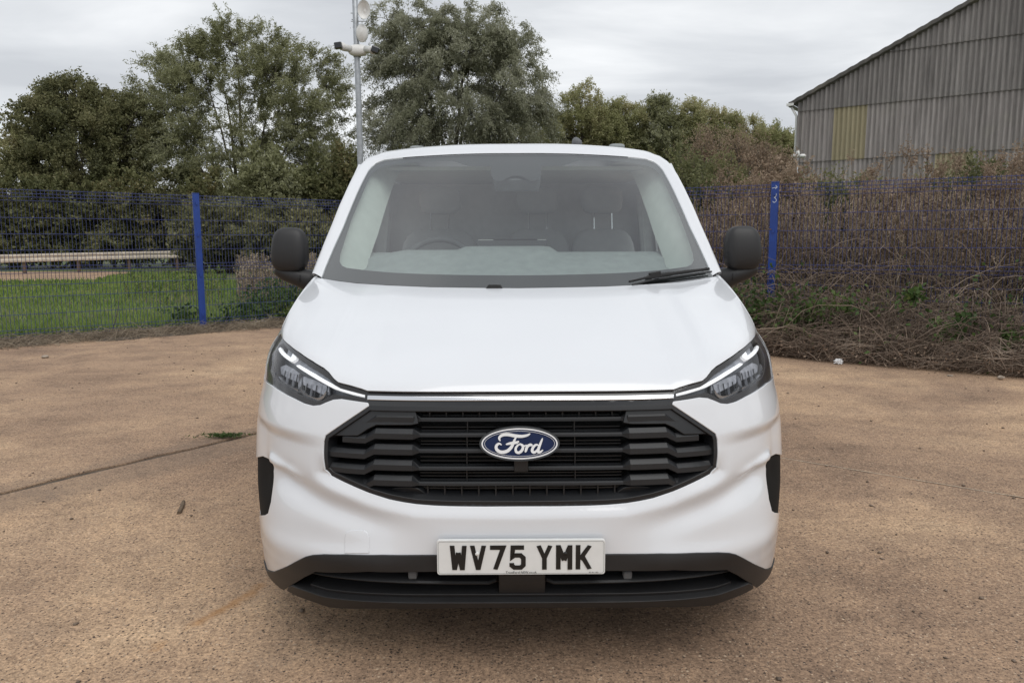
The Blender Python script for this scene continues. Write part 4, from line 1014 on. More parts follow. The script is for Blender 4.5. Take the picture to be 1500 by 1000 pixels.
# ================================================================== blue mesh fences
FZ = 2.20
def fence(name, label, A, B, posts_t, chalk_at=None):
    A, B = np.array(A, float), np.array(B, float); Lf = np.linalg.norm(B-A); d = (B-A)/Lf; nrm = np.array([d[1], -d[0]])
    if nrm[1] > 0: nrm = -nrm                     # towards the yard
    ang = math.atan2(d[1], d[0]); root = empty(name, (A[0], A[1], 0), label, 'fence'); root.rotation_euler = (0, 0, ang)
    sgn = 1 if nrm @ np.array([-d[1], d[0]]) > 0 else -1
    for tpos in posts_t:
        p = MB().box((tpos, sgn*.03, FZ/2), (.10, .06, FZ)).build('post', 'fence_blue', root, bevel=.006)
        MB().box((tpos, sgn*.03, FZ+.006), (.106, .066, .012)).build('post_cap', 'fence_blue', p, bevel=.003)
        for zc_ in (.25, .9, 1.55, 2.05): MB().box((tpos, sgn*.066, zc_), (.035, .014, .05)).build('clamp', 'fence_blue', p)
    zs = [(0.05, 0), (.08, 0), (.13, .045), (.18, 0), (.99, 0), (1.04, .045), (1.09, 0), (2.02, 0), (2.07, .045), (2.12, 0), (2.19, 0)]
    edges_ = [0]+list(posts_t)+[Lf]; edges_ = sorted(set(edges_))
    for a, b in zip(edges_[:-1], edges_[1:]):
        if b-a < .2: continue
        V, Fq = [], []
        def wire(P, r):
            base = len(V); k = len(P)
            for i, (x, y, z) in enumerate(P):
                t0 = np.array(P[min(i+1, k-1)])-np.array(P[max(i-1, 0)])
                if abs(t0[2]) > abs(t0[0]): off = ((r, 0, 0), (-r*.5, r*.87, 0), (-r*.5, -r*.87, 0))
                else: off = ((0, 0, r), (0, r*.87, -r*.5), (0, -r*.87, -r*.5))
                for o_ in off: V.append((x+o_[0], y+o_[1], z+o_[2]))
            for i in range(k-1):
                for j in range(3): Fq.append((base+i*3+j, base+i*3+(j+1) % 3, base+(i+1)*3+(j+1) % 3, base+(i+1)*3+j))
        for x in np.arange(a+.03, b-.01, .05): wire([(x, sgn*(.0+v), z) for z, v in zs], .0040)
        for z in (.08, .18, .40, .65, .82, .99, 1.09, 1.32, 1.55, 1.78, 2.02, 2.12, 2.17): wire([(a+.01, sgn*.005, z), (b-.01, sgn*.005, z)], .0046)
        for z in (.13, 1.04, 2.07): wire([(a+.01, sgn*.05, z), (b-.01, sgn*.05, z)], .0046)
        o = link('wire_panel', raw_mesh('wire_panel', V, np.array(Fq), 'wire_blue'), root); kind(o, 'stuff')
    return root, sgn
cornerF = (-3.00, 11.55)
LA = np.array([-11.6, 4.95]); dL = np.array([cornerF[0]+5.10, cornerF[1]-9.92]); dL /= np.linalg.norm(dL)
LA = np.array([-5.10, 9.92])-dL*8.4
fenceL, _ = fence('mesh_fence', 'blue welded mesh fence with grass and a guard rail behind it', LA, cornerF, [8.4-5.9, 8.4-2.95, 8.4], None)
RB = np.array([3.60, 8.02]); dR = RB-np.array(cornerF); lenR = np.linalg.norm(dR); dR /= lenR
fenceR, sgnR = fence('mesh_fence', 'blue welded mesh fence with brown brambles heaped against it', cornerF, RB+dR*6.3, [.06, lenR-5.9, lenR-2.95, lenR, lenR+2.95, lenR+5.9])
# chalked arrow and figure on the right-hand post
cs = [[(-.012, 1.0), (.0, 1.022), (.018, 1.012), (.012, .985), (-.004, .975), (.012, .965), (.020, .94), (.0, .922), (-.018, .935)], [(-.03, 1.075), (.024, 1.085)], [(.008, 1.105), (.024, 1.085), (.004, 1.066)]]
for k, q in enumerate(cs):
    P = catmull(np.array(q)*1.25, 5) if k == 0 else np.array(q)*1.25
    Lr, Rr = ribbon(P, .008)
    V = [(lenR+e_[0], sgnR*(.0608+.0003*k), e_[1]+.78) for r in zip(Lr, Rr) for e_ in r]
    link('chalk_mark', raw_mesh('chalk_mark', V, [(2*i, 2*i+1, 2*i+3, 2*i+2) for i in range(len(P)-1)], 'chalk'), fenceR)

# ================================================================== camera pole behind the van
def cctv():
    px, py = -3.02, 13.0
    r = empty('camera_pole', (px, py, 0), 'tall galvanised pole carrying two white cameras and a loudspeaker, behind the van', 'pole')
    MB().tube([(0, 0, 0), (0, 0, 2.5), (0, 0, 4.2), (-.03, 0, 8.5)], [.070, .062, .058, .050], 14).build('pole_shaft', 'galvanised', r, True)
    def z_of(y): return at_y(524, y, py)[2]
    sc = 15.2/1080
    b = superbox((.03, -.05, z_of(75)), (.40, .20, .22), 2.6, 10).build('camera_bracket', 'white_plastic', r, True)
    MB().tube([(-.0, 0, z_of(75)-.12), (0, 0, z_of(75)+.12)], .075, 14).build('pole_clamp', 'galvanised', r, True)
    for x0_, x1_, dz in ((-.10, -.25, .02), (.18, .36, -.06)):
        c_ = MB(); c_.tube([(x0_, -.10, z_of(74)), (x1_*.8+x0_*.2, -.18, z_of(74)+dz*.6), (x1_, -.24, z_of(74)+dz)], [.06, .072, .078], 12)
        cm = c_.build('camera_body', 'white_plastic', r, True)
        MB().box((x1_+(.05 if x1_ > 0 else -.05), -.31, z_of(74)+dz-.01), (.15, .10, .125), Matrix.Rotation(rad(20 if x1_ > 0 else -8), 3, 'Y')).build('camera_face', 'gloss_black', cm, bevel=.02)
    # horn loudspeaker, face towards the yard
    hp = [(.02, .10), (.04, .0), (.07, -.10), (.13, -.20), (.15, -.24), (.155, -.245), (.145, -.235), (.05, -.14), (.03, -.15), (.0, -.155)]
    mb = MB().lathe(hp, (0, 0, 0), 'y', 24); mb.v = [(x*.80+.20, y, z*1.15+z_of(20)) for x, y, z in mb.v]; sp = mb.build('loudspeaker', 'white_plastic', r, True)
    for q in (20, 32): MB().tube([(-.10, -.02, z_of(q)), (.20, -.02, z_of(q))], .008, 6).build('speaker_strap', 'galvanised', r)
    mb = MB().lathe([(.0, -.10), (.09, -.085), (.135, -.04), (.14, 0), (.10, .03), (.0, .04)], (0, 0, 0), 'y', 24); mb.v = [(x*.85+.12, y-.05, z*1.25+z_of(50)) for x, y, z in mb.v]; mb.build('antenna_dish', 'white_plastic', r, True)
    MB().tube([(-.06, 0, z_of(30)), (-.09, 0, z_of(30)+.02)], .006, 5).build('cable_tie', 'rubber', r)
cctv()

# ================================================================== shed with corrugated gable
EC = at_y(1170, 148, 26.0); wd = np.array([.809, -.588]); RAKE = .472; RIDGE = 8.2; EAVE = float(EC[2]); WLEN = 16.4
wn = np.array([-.588, -.809])
shed = empty('shed', (EC[0], EC[1], 0), 'large grey shed with corrugated gable wall and one yellowed sheet, beyond the fence', 'building')
shed.rotation_euler = (0, 0, math.atan2(wd[1], wd[0]))     # local x along the gable, local -y towards us
def roof_z(s): return EAVE+RAKE*(s if s < RIDGE else 2*RIDGE-s)
PITCHC = 1.1/7
def corr_sheet(s0, s1, z0, zt, y, name, mat):
    xs = np.arange(s0, s1+1e-6, PITCHC/6); V, Fc = [], []
    for x in xs:
        d = -.044*math.cos(2*math.pi*(x-.17)/PITCHC)
        top = min(zt, roof_z(x)-.02)
        V += [(x, y+d-.045, z0), (x, y+d, max(top, z0+.001))]
    n = len(xs); Fc = [(2*i, 2*i+2, 2*i+3, 2*i+1) for i in range(n-1)]
    me = raw_mesh(name, V, Fc, mat, True); return link(name, me, shed)
rows_z = [0, 2.60, 4.43, 6.28, 7.97, 9.75, 11.0]
cols = [0.0]+[.17+1.1*k for k in range(0, 15)]
for ri in range(6):
    for c0_, c1_ in zip(cols[:-1], cols[1:]):
        if max(roof_z(c0_), roof_z(c1_))-.05 < rows_z[ri]: continue
        m_ = 'fibre_cement' if ri < 3 else 'fibre_cement_old'
        if (ri == 2 and abs(c0_-1.27) < .02) or (ri == 1 and abs(c0_-4.57) < .3): m_ = 'yellow_sheet'
        corr_sheet(c0_, c1_, rows_z[ri]-.10, rows_z[ri+1], 0.0, 'wall_sheet', m_)
# bands of old sheeting are darker above the second seam on the real wall: same material, older sheets
for sgn_ in (0, 1):
    xs = np.linspace(-.32, RIDGE, 90) if sgn_ == 0 else np.linspace(RIDGE, WLEN+.32, 90); P0, P1, P2, P3 = [], [], [], []
    for x in xs:
        z = roof_z(x) if 0 <= x <= WLEN else EAVE-RAKE*(abs(x) if x < 0 else x-WLEN)
        zz_ = z+.035*math.cos(x*2*math.pi/.35)*.35
        P0.append((x, -.16, zz_-.03)); P1.append((x, -.17, zz_+.10)); P2.append((x, 14, zz_+.10)); P3.append((x, -.02, zz_-.08))
    mb = MB(); mb.grid(np.array([P3, P0, P1, P2])); mb.build('roof_slope', 'fibre_cement_dark', shed, auto=40)
mb = MB(); mb.add([(0.02, .05, 0), (.02, 14, 0), (.02, 14, EAVE), (.02, .05, EAVE)], [(0, 1, 2, 3)]); mb.build('side_wall', 'fibre_cement', shed)
mb = MB(); P = [[(-.30+.08*math.cos(q), y_, EAVE-.12+.08*math.sin(q)) for q in np.linspace(math.pi, 2*math.pi, 8)] for y_ in (-.15, 14)]; mb.grid(P); mb.build('gutter', 'white_plastic', shed, True)
MB().box((-.26, -.17, EAVE-.13), (.26, .02, .10)).build('gutter_end', 'white_plastic', shed, bevel=.01)
MB().tube([(-.25, .0, EAVE-.2), (-.06, .04, EAVE-.55), (-.06, .04, 0.2)], .045, 8).build('downpipe', 'white_plastic', shed, True)
# small camera post at the shed corner
cp_ = at_y(1167, 265, 24.5)
sp_ = empty('camera_post', (cp_[0], 24.5, 0), 'thin post with small white cameras beside the shed corner', 'pole')
zt_ = at_y(1167, 228, 24.5)[2]
MB().tube([(0, 0, 0), (0, 0, zt_-.1)], .04, 8).build('post_shaft', 'galvanised', sp_, True)
for q in (-.14, .14): superbox((q, -.08, zt_-.05+abs(q)*.2), (.22, .26, .14), 2.6, 8).build('camera_body', 'white_plastic', sp_, True)
superbox((0, 0, zt_+.08), (.12, .12, .22), 2.4, 8).build('camera_mount', 'white_plastic', sp_, True)
MB().box((.16, -.02, zt_-1.25), (.34, .14, .6)).build('junction_box', 'white_plastic', sp_, bevel=.02)

# ================================================================== guard rail and path beyond the fence
rl = [at_y(-60, 374, 33.0), at_y(0, 373, 34.0), at_y(150, 369.5, 36.5), at_y(285, 367, 39.0), at_y(345, 366.5, 40.5)]
rail = empty('guard_rail', (rl[2][0], rl[2][1], 0), 'pale weathered guard rail across the grass behind the fence', 'guard rail')
P = np.array(rl); P = catmull(P, 8); o0 = np.array([rl[2][0], rl[2][1], 0])
prof = [(0, 0), (-.05, -.02), (-.06, -.10), (-.01, -.16), (-.01, -.22), (-.06, -.28), (-.05, -.37), (0, -.40)]
tn = np.gradient(P, axis=0)[:, :2]; tn /= np.linalg.norm(tn, axis=1)[:, None]; nn = np.stack([tn[:, 1], -tn[:, 0]], 1)
G_ = np.array([[(p[0]+n_[0]*-o_*1.0-o0[0], p[1]+n_[1]*-o_-o0[1], p[2]+dz) for o_, dz in prof] for p, n_ in zip(P, nn)])
mb = MB(); mb.grid(G_); mb.build('rail_beam', 'rail_paint', rail, auto=35)
for k in range(2, len(P), 4):
    p = P[k]-o0; MB().box((p[0], p[1]+.10, (p[2]-.05)/2), (.12, .12, p[2]-.05)).build('rail_post', 'timber', rail)
pth = [at_z(x, y, -.025) for x, y in ((-80, 398.5), (0, 398), (120, 397.8), (195, 398.5), (140, 411.5), (60, 413), (0, 414), (-80, 415))]
mb = MB(); mb.add([(p[0], p[1], -.022) for p in pth], [tuple(range(len(pth)))]); kind(mb.build('path', 'concrete'), 'structure')
# ================================================================== plants
def unit(v): return v/np.maximum(np.linalg.norm(v, axis=-1, keepdims=True), 1e-9)
def leaf_quads(C_, D_, Ls, Ws):
    n = len(C_); D_ = unit(D_); R = unit(np.cross(D_, RNG.normal(size=(n, 3)))); Ls = np.broadcast_to(Ls, n)[:, None]; Ws = np.broadcast_to(Ws, n)[:, None]
    bend = unit(np.cross(D_, R))*Ls*.10
    V = np.stack([C_-D_*Ls*.5, C_+R*Ws*.5-D_*Ls*.08+bend, C_+D_*Ls*.5, C_-R*Ws*.5-D_*Ls*.08+bend], 1)
    return V.reshape(-1, 3), np.arange(n*4).reshape(n, 4)
def tubes_np(P, r0, r1, k=3):
    """n polylines (n,m,3) -> thin tubes"""
    n, m_, _ = P.shape; T = unit(np.gradient(P, axis=1)); ref = np.where(np.abs(T[..., 2:3]) > .8, np.array([1., 0, 0]), np.array([0, 0, 1.]))
    A = unit(np.cross(T, ref)); B = np.cross(T, A); t = np.linspace(0, 1, m_)[None, :, None]
    r0 = np.broadcast_to(r0, n)[:, None, None]; r1 = np.broadcast_to(r1, n)[:, None, None]; r = r0+(r1-r0)*t
    q = 2*math.pi*np.arange(k)/k
    V = P[:, :, None]+r[:, :, None]*(A[:, :, None]*np.cos(q)[:, None]+B[:, :, None]*np.sin(q)[:, None])
    i = np.arange(n)[:, None, None]*m_*k; j = np.arange(m_-1)[None, :, None]*k; l = np.arange(k)[None, None]
    Fq = np.stack([i+j+l, i+j+(l+1) % k, i+j+k+(l+1) % k, i+j+k+l], -1).reshape(-1, 4)
    return V.reshape(-1, 3), Fq
def merge(parts):
    V, Fq, b = [], [], 0
    for v, f in parts: V.append(v); Fq.append(f+b); b += len(v)
    return np.vstack(V), np.vstack(Fq)
def lobe(px, py, rx, ry, Y, dep=None):
    c = at_y(px, py, Y); k = (Y-CAM_Y)/F_PX*1.03; return np.array([c[0], Y, c[2]]), np.array([rx*k, (dep or rx*.8)*k, ry*k])
def tree(name, label, cat, base, lobes, n_clump, twigs, per, leaf, wid, leafmat, droop=.3, up_=.5, trunk_r=.16, stems=3, twig_len=1.0, group=None, surf=2.4, spread=.07):
    base = np.array([base[0], base[1], 0.]); root = empty(name, tuple(base), label, cat, group)
    w = np.array([np.prod(r)**.66 for c, r in lobes]); w /= w.sum()
    limbs, nodes = MB(), []
    order = list(range(len(lobes)))
    for li in order:
        c, r = lobes[li]; s = base+np.array([RNG.normal(0, trunk_r*2.2), RNG.normal(0, trunk_r*2.2), 0]); e_ = c+np.array([0, 0, r[2]*.35])
        mid = s+(e_-s)*.5+np.array([-(e_-s)[0]*.18, -(e_-s)[1]*.18, (e_-s)[2]*.06])+RNG.normal(0, .18, 3)
        t = np.linspace(0, 1, 9)[:, None]; P = (1-t)**2*s+2*t*(1-t)*mid+t*t*e_
        P += RNG.normal(0, .05, P.shape)*np.linspace(0, 1, 9)[:, None]
        rr = list(np.linspace(trunk_r*(1 if li < stems else .6), .025, 9)); limbs.tube([tuple(p-base) for p in P], rr, 6); nodes.append(P[2:])
    nodes = np.vstack(nodes)
    which = RNG.choice(len(lobes), n_clump, p=w); cc = []
    for k in which:
        c, r = lobes[k]; d = unit(RNG.normal(size=3)); rad_ = RNG.random()**(1/surf); cc.append(c+d*r*rad_)
    cc = np.array(cc); cc[:, 2] = np.maximum(cc[:, 2], .25)
    cen = np.average([c for c, r in lobes], axis=0, weights=w); cen[2] -= 1.0
    br = []
    for p in cc:
        dd = np.linalg.norm(nodes-p, axis=1)+np.maximum(0, nodes[:, 2]-p[2]+.3)*1.5; q = nodes[np.argmin(dd)]
        t = np.linspace(0, 1, 5)[:, None]; mid = (q+p)/2+np.array([0, 0, -.10*np.linalg.norm(p-q)])+RNG.normal(0, .08, 3); br.append((1-t)**2*q+2*t*(1-t)*mid+t*t*p)
    parts = [tubes_np(np.array(br)-base, .022, .008, 4)]
    # twigs
    nT = n_clump*twigs; st = np.repeat(cc, twigs, 0)+RNG.normal(0, .12, (nT, 3)); out_ = unit(st-cen)
    dr = unit(out_*.9+RNG.normal(0, .55, (nT, 3))+np.array([0, 0, up_])); ln = twig_len*RNG.uniform(.5, 1.3, nT)[:, None]
    t = np.linspace(0, 1, 5); TW = st[:, None]+dr[:, None]*ln[:, None]*t[None, :, None]+np.array([0, 0, -1.])*(droop*ln[:, None]*(t**2)[None, :, None])
    parts.append(tubes_np(TW[::3]-base, .006, .003, 3))
    # leaves along twigs
    tt = RNG.random((nT, per)); i0 = np.minimum((tt*4).astype(int), 3); fr_ = tt*4-i0; a_ = np.arange(nT)[:, None]
    C_ = TW[a_, i0]*(1-fr_[..., None])+TW[a_, i0+1]*fr_[..., None]; tg = unit(TW[a_, i0+1]-TW[a_, i0])
    C_ = C_+RNG.normal(0, spread, C_.shape); D_ = tg*.6+RNG.normal(0, .7, C_.shape)+np.array([0, 0, -.35*(droop > .2)])
    C_ = C_.reshape(-1, 3); C_[:, 2] = np.maximum(C_[:, 2], .03)
    V, Fq = leaf_quads(C_-base, D_.reshape(-1, 3), leaf*RNG.uniform(.6, 1.35, len(C_)), wid*RNG.uniform(.7, 1.3, len(C_)))
    V2, F2 = merge(parts); lv, lf = np.array(limbs.v), limbs.f
    me = raw_mesh('trunk', lv, [tuple(f) for f in lf], 'bark', True); link('trunk', me, root)
    kind(link('branches', raw_mesh('branches', V2, F2, 'bark'), root), 'stuff')
    link('crown', raw_mesh('crown', V, Fq, leafmat), root)
    return root
YT = 47.
tree('willow_tree', 'tall loose olive green willow left of the camera pole', 'tree', at_z(350, 395, 0)*np.array([1, 0, 1])+np.array([0, YT, 0]) if False else (at_y(350, 300, YT)[0], YT),
     [lobe(330, 160, 95, 95, YT), lobe(255, 165, 52, 80, YT), lobe(432, 150, 72, 78, YT), lobe(345, 85, 62, 48, YT), lobe(480, 160, 42, 85, YT), lobe(290, 100, 42, 38, YT), lobe(410, 92, 40, 36, YT), lobe(300, 235, 90, 52, YT), lobe(425, 240, 85, 52, YT), lobe(225, 150, 24, 30, YT)],
     540, 12, 24, .19, .052, 'willow_leaf', .35, .55, .20, 4, 1.15, surf=4.5)
tree('willow_tree', 'largest rounded grey green willow right of the camera pole', 'tree', (at_y(660, 300, YT)[0], YT),
     [lobe(690, 135, 98, 92, YT), lobe(612, 68, 52, 58, YT), lobe(690, 60, 66, 46, YT), lobe(755, 120, 46, 70, YT), lobe(580, 140, 34, 75, YT), lobe(640, 190, 95, 42, YT), lobe(745, 185, 60, 40, YT), lobe(640, 110, 70, 70, YT), lobe(570, 45, 22, 36, YT)],
     640, 12, 24, .19, .052, 'willow_grey_leaf', .75, .25, .24, 4, 1.2, surf=5)
tree('hawthorn_tree', 'dark dense broad tree left of the olive green willow', 'tree', (at_y(120, 300, 46)[0], 46.),
     [lobe(118, 205, 88, 50, 46.), lobe(90, 190, 60, 40, 46.), lobe(105, 155, 42, 34, 46.), lobe(150, 165, 44, 38, 46.), lobe(190, 205, 46, 48, 46.), lobe(52, 200, 34, 42, 46.), lobe(205, 165, 18, 18, 46.), lobe(70, 160, 18, 20, 46.), lobe(120, 250, 90, 40, 46.)],
     380, 11, 22, .17, .10, 'dark_leaf', .05, .8, .2, 3, .75, spread=.10, surf=3.5)
tree('far_tree', 'pale hazy tree half cut off by the frame beside the dark broad tree', 'tree', (at_y(5, 300, 45)[0], 45.), [lobe(-20, 230, 50, 50, 45.), lobe(20, 250, 30, 45, 45.)], 90, 9, 18, .2, .09, 'birch_leaf', .2, .5, .14)
tree('far_tree', 'dim green tree behind the van roof between the willow and the yellowish trees', 'tree', (at_y(800, 300, 54)[0], 54.), [lobe(800, 215, 60, 40, 54.), lobe(930, 225, 80, 30, 54.), lobe(1000, 240, 60, 35, 54.)], 200, 9, 18, .24, .10, 'birch_leaf', .2, .5, .14)
far_specs = [('birch_tree', 'round yellowish green tree directly right of the grey green willow', [lobe(850, 165, 32, 34, 50.), lobe(838, 190, 40, 34, 50.), lobe(872, 185, 30, 32, 50.)], 856),
             ('birch_tree', 'low yellowish green tree beside the round yellowish one', [lobe(912, 182, 32, 26, 50.), lobe(895, 205, 36, 26, 50.)], 905),
             ('birch_tree', 'feathery dark green tree standing above its birch neighbours', [lobe(968, 178, 26, 28, 50.), lobe(975, 205, 36, 30, 50.)], 970),
             ('birch_tree', 'feathery birch with brownish lower branches behind the weeds', [lobe(1020, 185, 28, 30, 50.), lobe(1015, 220, 36, 30, 50.)], 1018),
             ('birch_tree', 'slender birch between the brownish birch and the shed row', [lobe(1062, 198, 24, 28, 50.), lobe(1062, 228, 32, 28, 50.)], 1062),
             ('birch_tree', 'low bushy birch second from the shed corner', [lobe(1106, 208, 26, 26, 50.), lobe(1104, 238, 32, 28, 50.)], 1106),
             ('birch_tree', 'low thin birch directly behind the shed corner', [lobe(1148, 212, 24, 24, 50.), lobe(1150, 240, 30, 28, 50.), lobe(1172, 230, 26, 30, 50.)], 1150)]
for i, (nm, lab, lbs, px) in enumerate(far_specs):
    tree(nm, lab, 'tree', (at_y(px, 300, 50.)[0], 50.), lbs, 120, 9, 20, .19, .06, 'birch_leaf' if i not in (2,) else 'willow_leaf', .25, .7, .12, 2, .85, surf=3.5)
# hedge bushes behind the guard rail
hb = [(30, 318, 52, 60, 43., 'hedge_leaf', 'dark bush behind the rail at the very end of the hedge'), (105, 318, 55, 58, 44., 'hedge_leaf', 'dark bush with rusty leaves below the broad dark tree'), (180, 312, 55, 62, 43.5, 'hedge_leaf', 'middle dark bush of the hedge behind the guard rail'),
      (255, 310, 52, 62, 44., 'dark_leaf', 'very dark bush below the olive green willow'), (325, 312, 55, 60, 43.5, 'hedge_leaf', 'bush of the hedge at the far end of the guard rail'), (390, 285, 45, 60, 42., 'willow_leaf', 'lighter green bush at the foot of the olive willow'), (450, 300, 48, 72, 43., 'hedge_leaf', 'dark bush beside the camera pole behind the fence corner'), (510, 290, 45, 70, 44., 'hedge_leaf', 'dark bush behind the camera pole foot'),
      (330, 345, 60, 40, 35., 'dark_leaf', 'low dark thicket in front of the hedge end'), (420, 345, 50, 38, 33., 'dark_leaf', 'low dark thicket behind the mirror-side weeds')]
hb += [(-60, 316, 60, 62, 43., 'hedge_leaf', 'hedge bush beyond the end of the guard rail, next to the pale hazy tree'), (-150, 312, 62, 66, 43., 'dark_leaf', 'second hedge bush beyond the end of the guard rail'), (-250, 312, 62, 66, 43., 'hedge_leaf', 'outermost hedge bush beyond the end of the guard rail')]
hb += [(px, 300, 52, 70, 45., 'hedge_leaf', lab) for px, lab in ((590, 'dark bush under the grey green willow behind the van'), (675, 'dense bush below the middle of the grey green willow'), (760, 'dark bush below the outer boughs of the grey green willow'), (850, 'dark bush at the foot of the round yellowish tree'), (940, 'dark bush at the foot of the feathery dark tree'))]
for px, py, rx, ry, Y, mt_, lab in hb:
    Y -= 1.0 if Y > 40 else 0
    tree('hedge_bush', lab, 'bush', (at_y(px, 356, Y)[0], Y), [lobe(px, py, rx, ry, Y), lobe(px-rx*.4, py+12, rx*.8, ry*.75, Y), lobe(px+rx*.45, py+8, rx*.8, ry*.8, Y), lobe(px, 356, rx*1.1, 24, Y)], 190, 9, 18, .22, .12, mt_, .15, .5, .09, 2, .8, group=None, surf=2.0)

# ------------------------------------------------ dead weeds behind the right-hand fence
def weed_template(h, nb, seed):
    r_ = np.random.default_rng(seed); m_ = 7; t = np.linspace(0, 1, m_); lean = r_.normal(0, .10, 2)
    S = np.stack([lean[0]*h*t**1.5, lean[1]*h*t**1.5, h*t], 1); lines = [S]; seeds = []
    for _ in range(nb):
        k = r_.uniform(.25, .95); b0 = np.array([np.interp(k, t, S[:, i]) for i in range(3)]); q = r_.uniform(0, 2*math.pi); ln = h*r_.uniform(.10, .30)*(1.2-k)
        e_ = b0+np.array([math.cos(q)*ln*.55, math.sin(q)*ln*.55, ln]); mid = (b0+e_)/2+np.array([math.cos(q), math.sin(q), -.3])*ln*.18
        tt = np.linspace(0, 1, m_)[:, None]; L_ = (1-tt)**2*b0+2*tt*(1-tt)*mid+tt*tt*e_; lines.append(L_)
        for s_ in np.linspace(.35, 1, 10): seeds.append(np.array([np.interp(s_, tt[:, 0], L_[:, i]) for i in range(3)]))
    for s_ in np.linspace(.7, 1, 14): seeds.append(np.array([np.interp(s_, t, S[:, i]) for i in range(3)]))
    return np.array(lines), np.array(seeds)
TPL = [weed_template(1.0, nb, 11+i) for i, nb in enumerate((7, 9, 6, 10, 8))]
def in_fence_frame(s, d):                                  # s metres along the right fence, d metres behind it
    n_ = np.array([-dR[1], dR[0]]); n_ = n_ if n_[1] > 0 else -n_
    return np.array(cornerF)[None]+s[:, None]*dR+d[:, None]*n_
def weeds(n, s_rng, d_rng, h_rng, name, seed_size, dens_mat='seed_brown'):
    s = RNG.uniform(*s_rng, n); d = RNG.uniform(*d_rng, n); p = in_fence_frame(s, d); ps, pl = [], []
    for i in range(n):
        L_, S_ = TPL[RNG.integers(len(TPL))]; h = RNG.uniform(*h_rng); a = RNG.uniform(0, 6.28); c_, s_ = math.cos(a), math.sin(a); R = np.array([[c_, -s_, 0], [s_, c_, 0], [0, 0, 1]])
        o_ = np.array([p[i, 0], p[i, 1], 0]); sh_ = np.array([h*1.0, h*1.0, h]); ps.append((L_*sh_) @ R.T+o_); k = RNG.random(len(S_)) < .45; pl.append((S_[k]*sh_) @ R.T+o_)
    P = np.vstack(ps); Sd = np.vstack(pl); V, Fq = tubes_np(P, .0068, .0030, 3)
    st = link(name, raw_mesh(name, V, Fq, 'straw')); kind(st, 'stuff')
    Sd = Sd+RNG.normal(0, .018, Sd.shape); V, Fq = leaf_quads(Sd, RNG.normal(size=Sd.shape)+np.array([0, 0, .6]), seed_size*RNG.uniform(.6, 1.5, len(Sd)), seed_size*.5)
    sd_ = link('seed_heads', raw_mesh('seed_heads', V, Fq, dens_mat), st); kind(sd_, 'stuff')
    tag(st, 'mass of tall dead brown weeds standing behind the mesh fence', 'weeds'); return st
w1 = weeds(1000, (5.6, 16), (.10, 1.3), (1.2, 2.15), 'dead_weeds', .04)
w2 = weeds(800, (4.6, 18), (1.2, 4.2), (1.5, 2.35), 'dead_weeds', .05); w2['label'] = 'rear bank of taller dead weeds between the fence and the shed'
# taller single dead plants that stand out above the fence
tall = [(1085, 225, 9.6), (1130, 218, 10.2), (1260, 205, 10.5), (1305, 235, 9.4), (1345, 195, 11.0), (1398, 192, 10.6), (1440, 215, 9.2), (1475, 195, 9.6), (1502, 180, 9.4), (1045, 235, 10.5), (1190, 228, 10.8)]
for i, (px, py, Y) in enumerate(tall):
    p = at_y(px, py, Y); h = p[2]; r = empty('dead_weed', (p[0], Y, 0), 'tall dry branching dead weed rising above the mesh fence', 'weed', 'tall dead weeds above the fence')
    ls, ss = [], []
    for k in range(6):
        L_, S_ = weed_template(1.0, 15, 200+i*9+k); sc = np.array([h*.9, h*.9, h*RNG.uniform(.75, 1.0)]); o_ = np.append(RNG.normal(0, .10, 2), 0); ls.append(L_*sc+o_); ss.append(S_*sc+o_)
    P = np.vstack(ls); S_ = np.vstack(ss); link('stem', raw_mesh('stem', *tubes_np(P, .007, .003, 3), 'bramble_stem'), r)
    S_ = np.repeat(S_, 3, 0)+RNG.normal(0, .03, (len(S_)*3, 3)); link('dry_leaves', raw_mesh('dry_leaves', *leaf_quads(S_, RNG.normal(size=S_.shape), .046, .024), 'brown_leaf'), r)
# dead brown shrubs between the fence and the birches
for px, py, rx, ry, Y, lab in ((1032, 238, 26, 36, 22., 'rusty brown shrub nearest the van roof behind the fence'), (1080, 232, 28, 40, 23., 'tallest rusty brown shrub left of the chalked fence post'), (1118, 248, 22, 28, 22., 'rusty brown shrub right behind the chalked fence post'), (1148, 256, 14, 20, 21., 'small rusty shrub beside the thin camera post')):
    tree('dead_shrub', lab, 'shrub', (at_y(px, 356, Y)[0], Y), [lobe(px, py, rx, ry, Y), lobe(px, py+45, rx*.9, 40, Y)], 60, 8, 12, .075, .03, 'brown_leaf', .05, .9, .04, 3, .5, surf=2.0)
# dark scrub filling the depth behind the weeds
for i, (px, py, rx, ry, Y, mt_) in enumerate(((1000, 290, 50, 60, 15., 'hedge_leaf'), (1060, 300, 60, 60, 14., 'hedge_leaf'), (1140, 310, 70, 55, 13.5, 'brown_leaf'), (1230, 320, 80, 55, 13., 'hedge_leaf'), (1330, 320, 80, 60, 12.5, 'brown_leaf'), (1430, 310, 80, 65, 12., 'hedge_leaf'), (1530, 300, 80, 70, 11.5, 'brown_leaf'))):
    tree('scrub_bush', 'scrubby bush of %s leaves hidden among the dead weeds behind the fence' % ('green' if mt_ == 'hedge_leaf' else 'dry brown'), 'bush', (at_y(px, 356, Y)[0], Y), [lobe(px, py, rx, ry, Y, 60), lobe(px, py+50, rx, 60, Y, 60)], 120, 9, 16, .075, .04, mt_, .2, .4, .03, 2, .35, group='scrub bushes among the weeds, %s' % mt_.split('_')[0], surf=1.6, spread=.04)

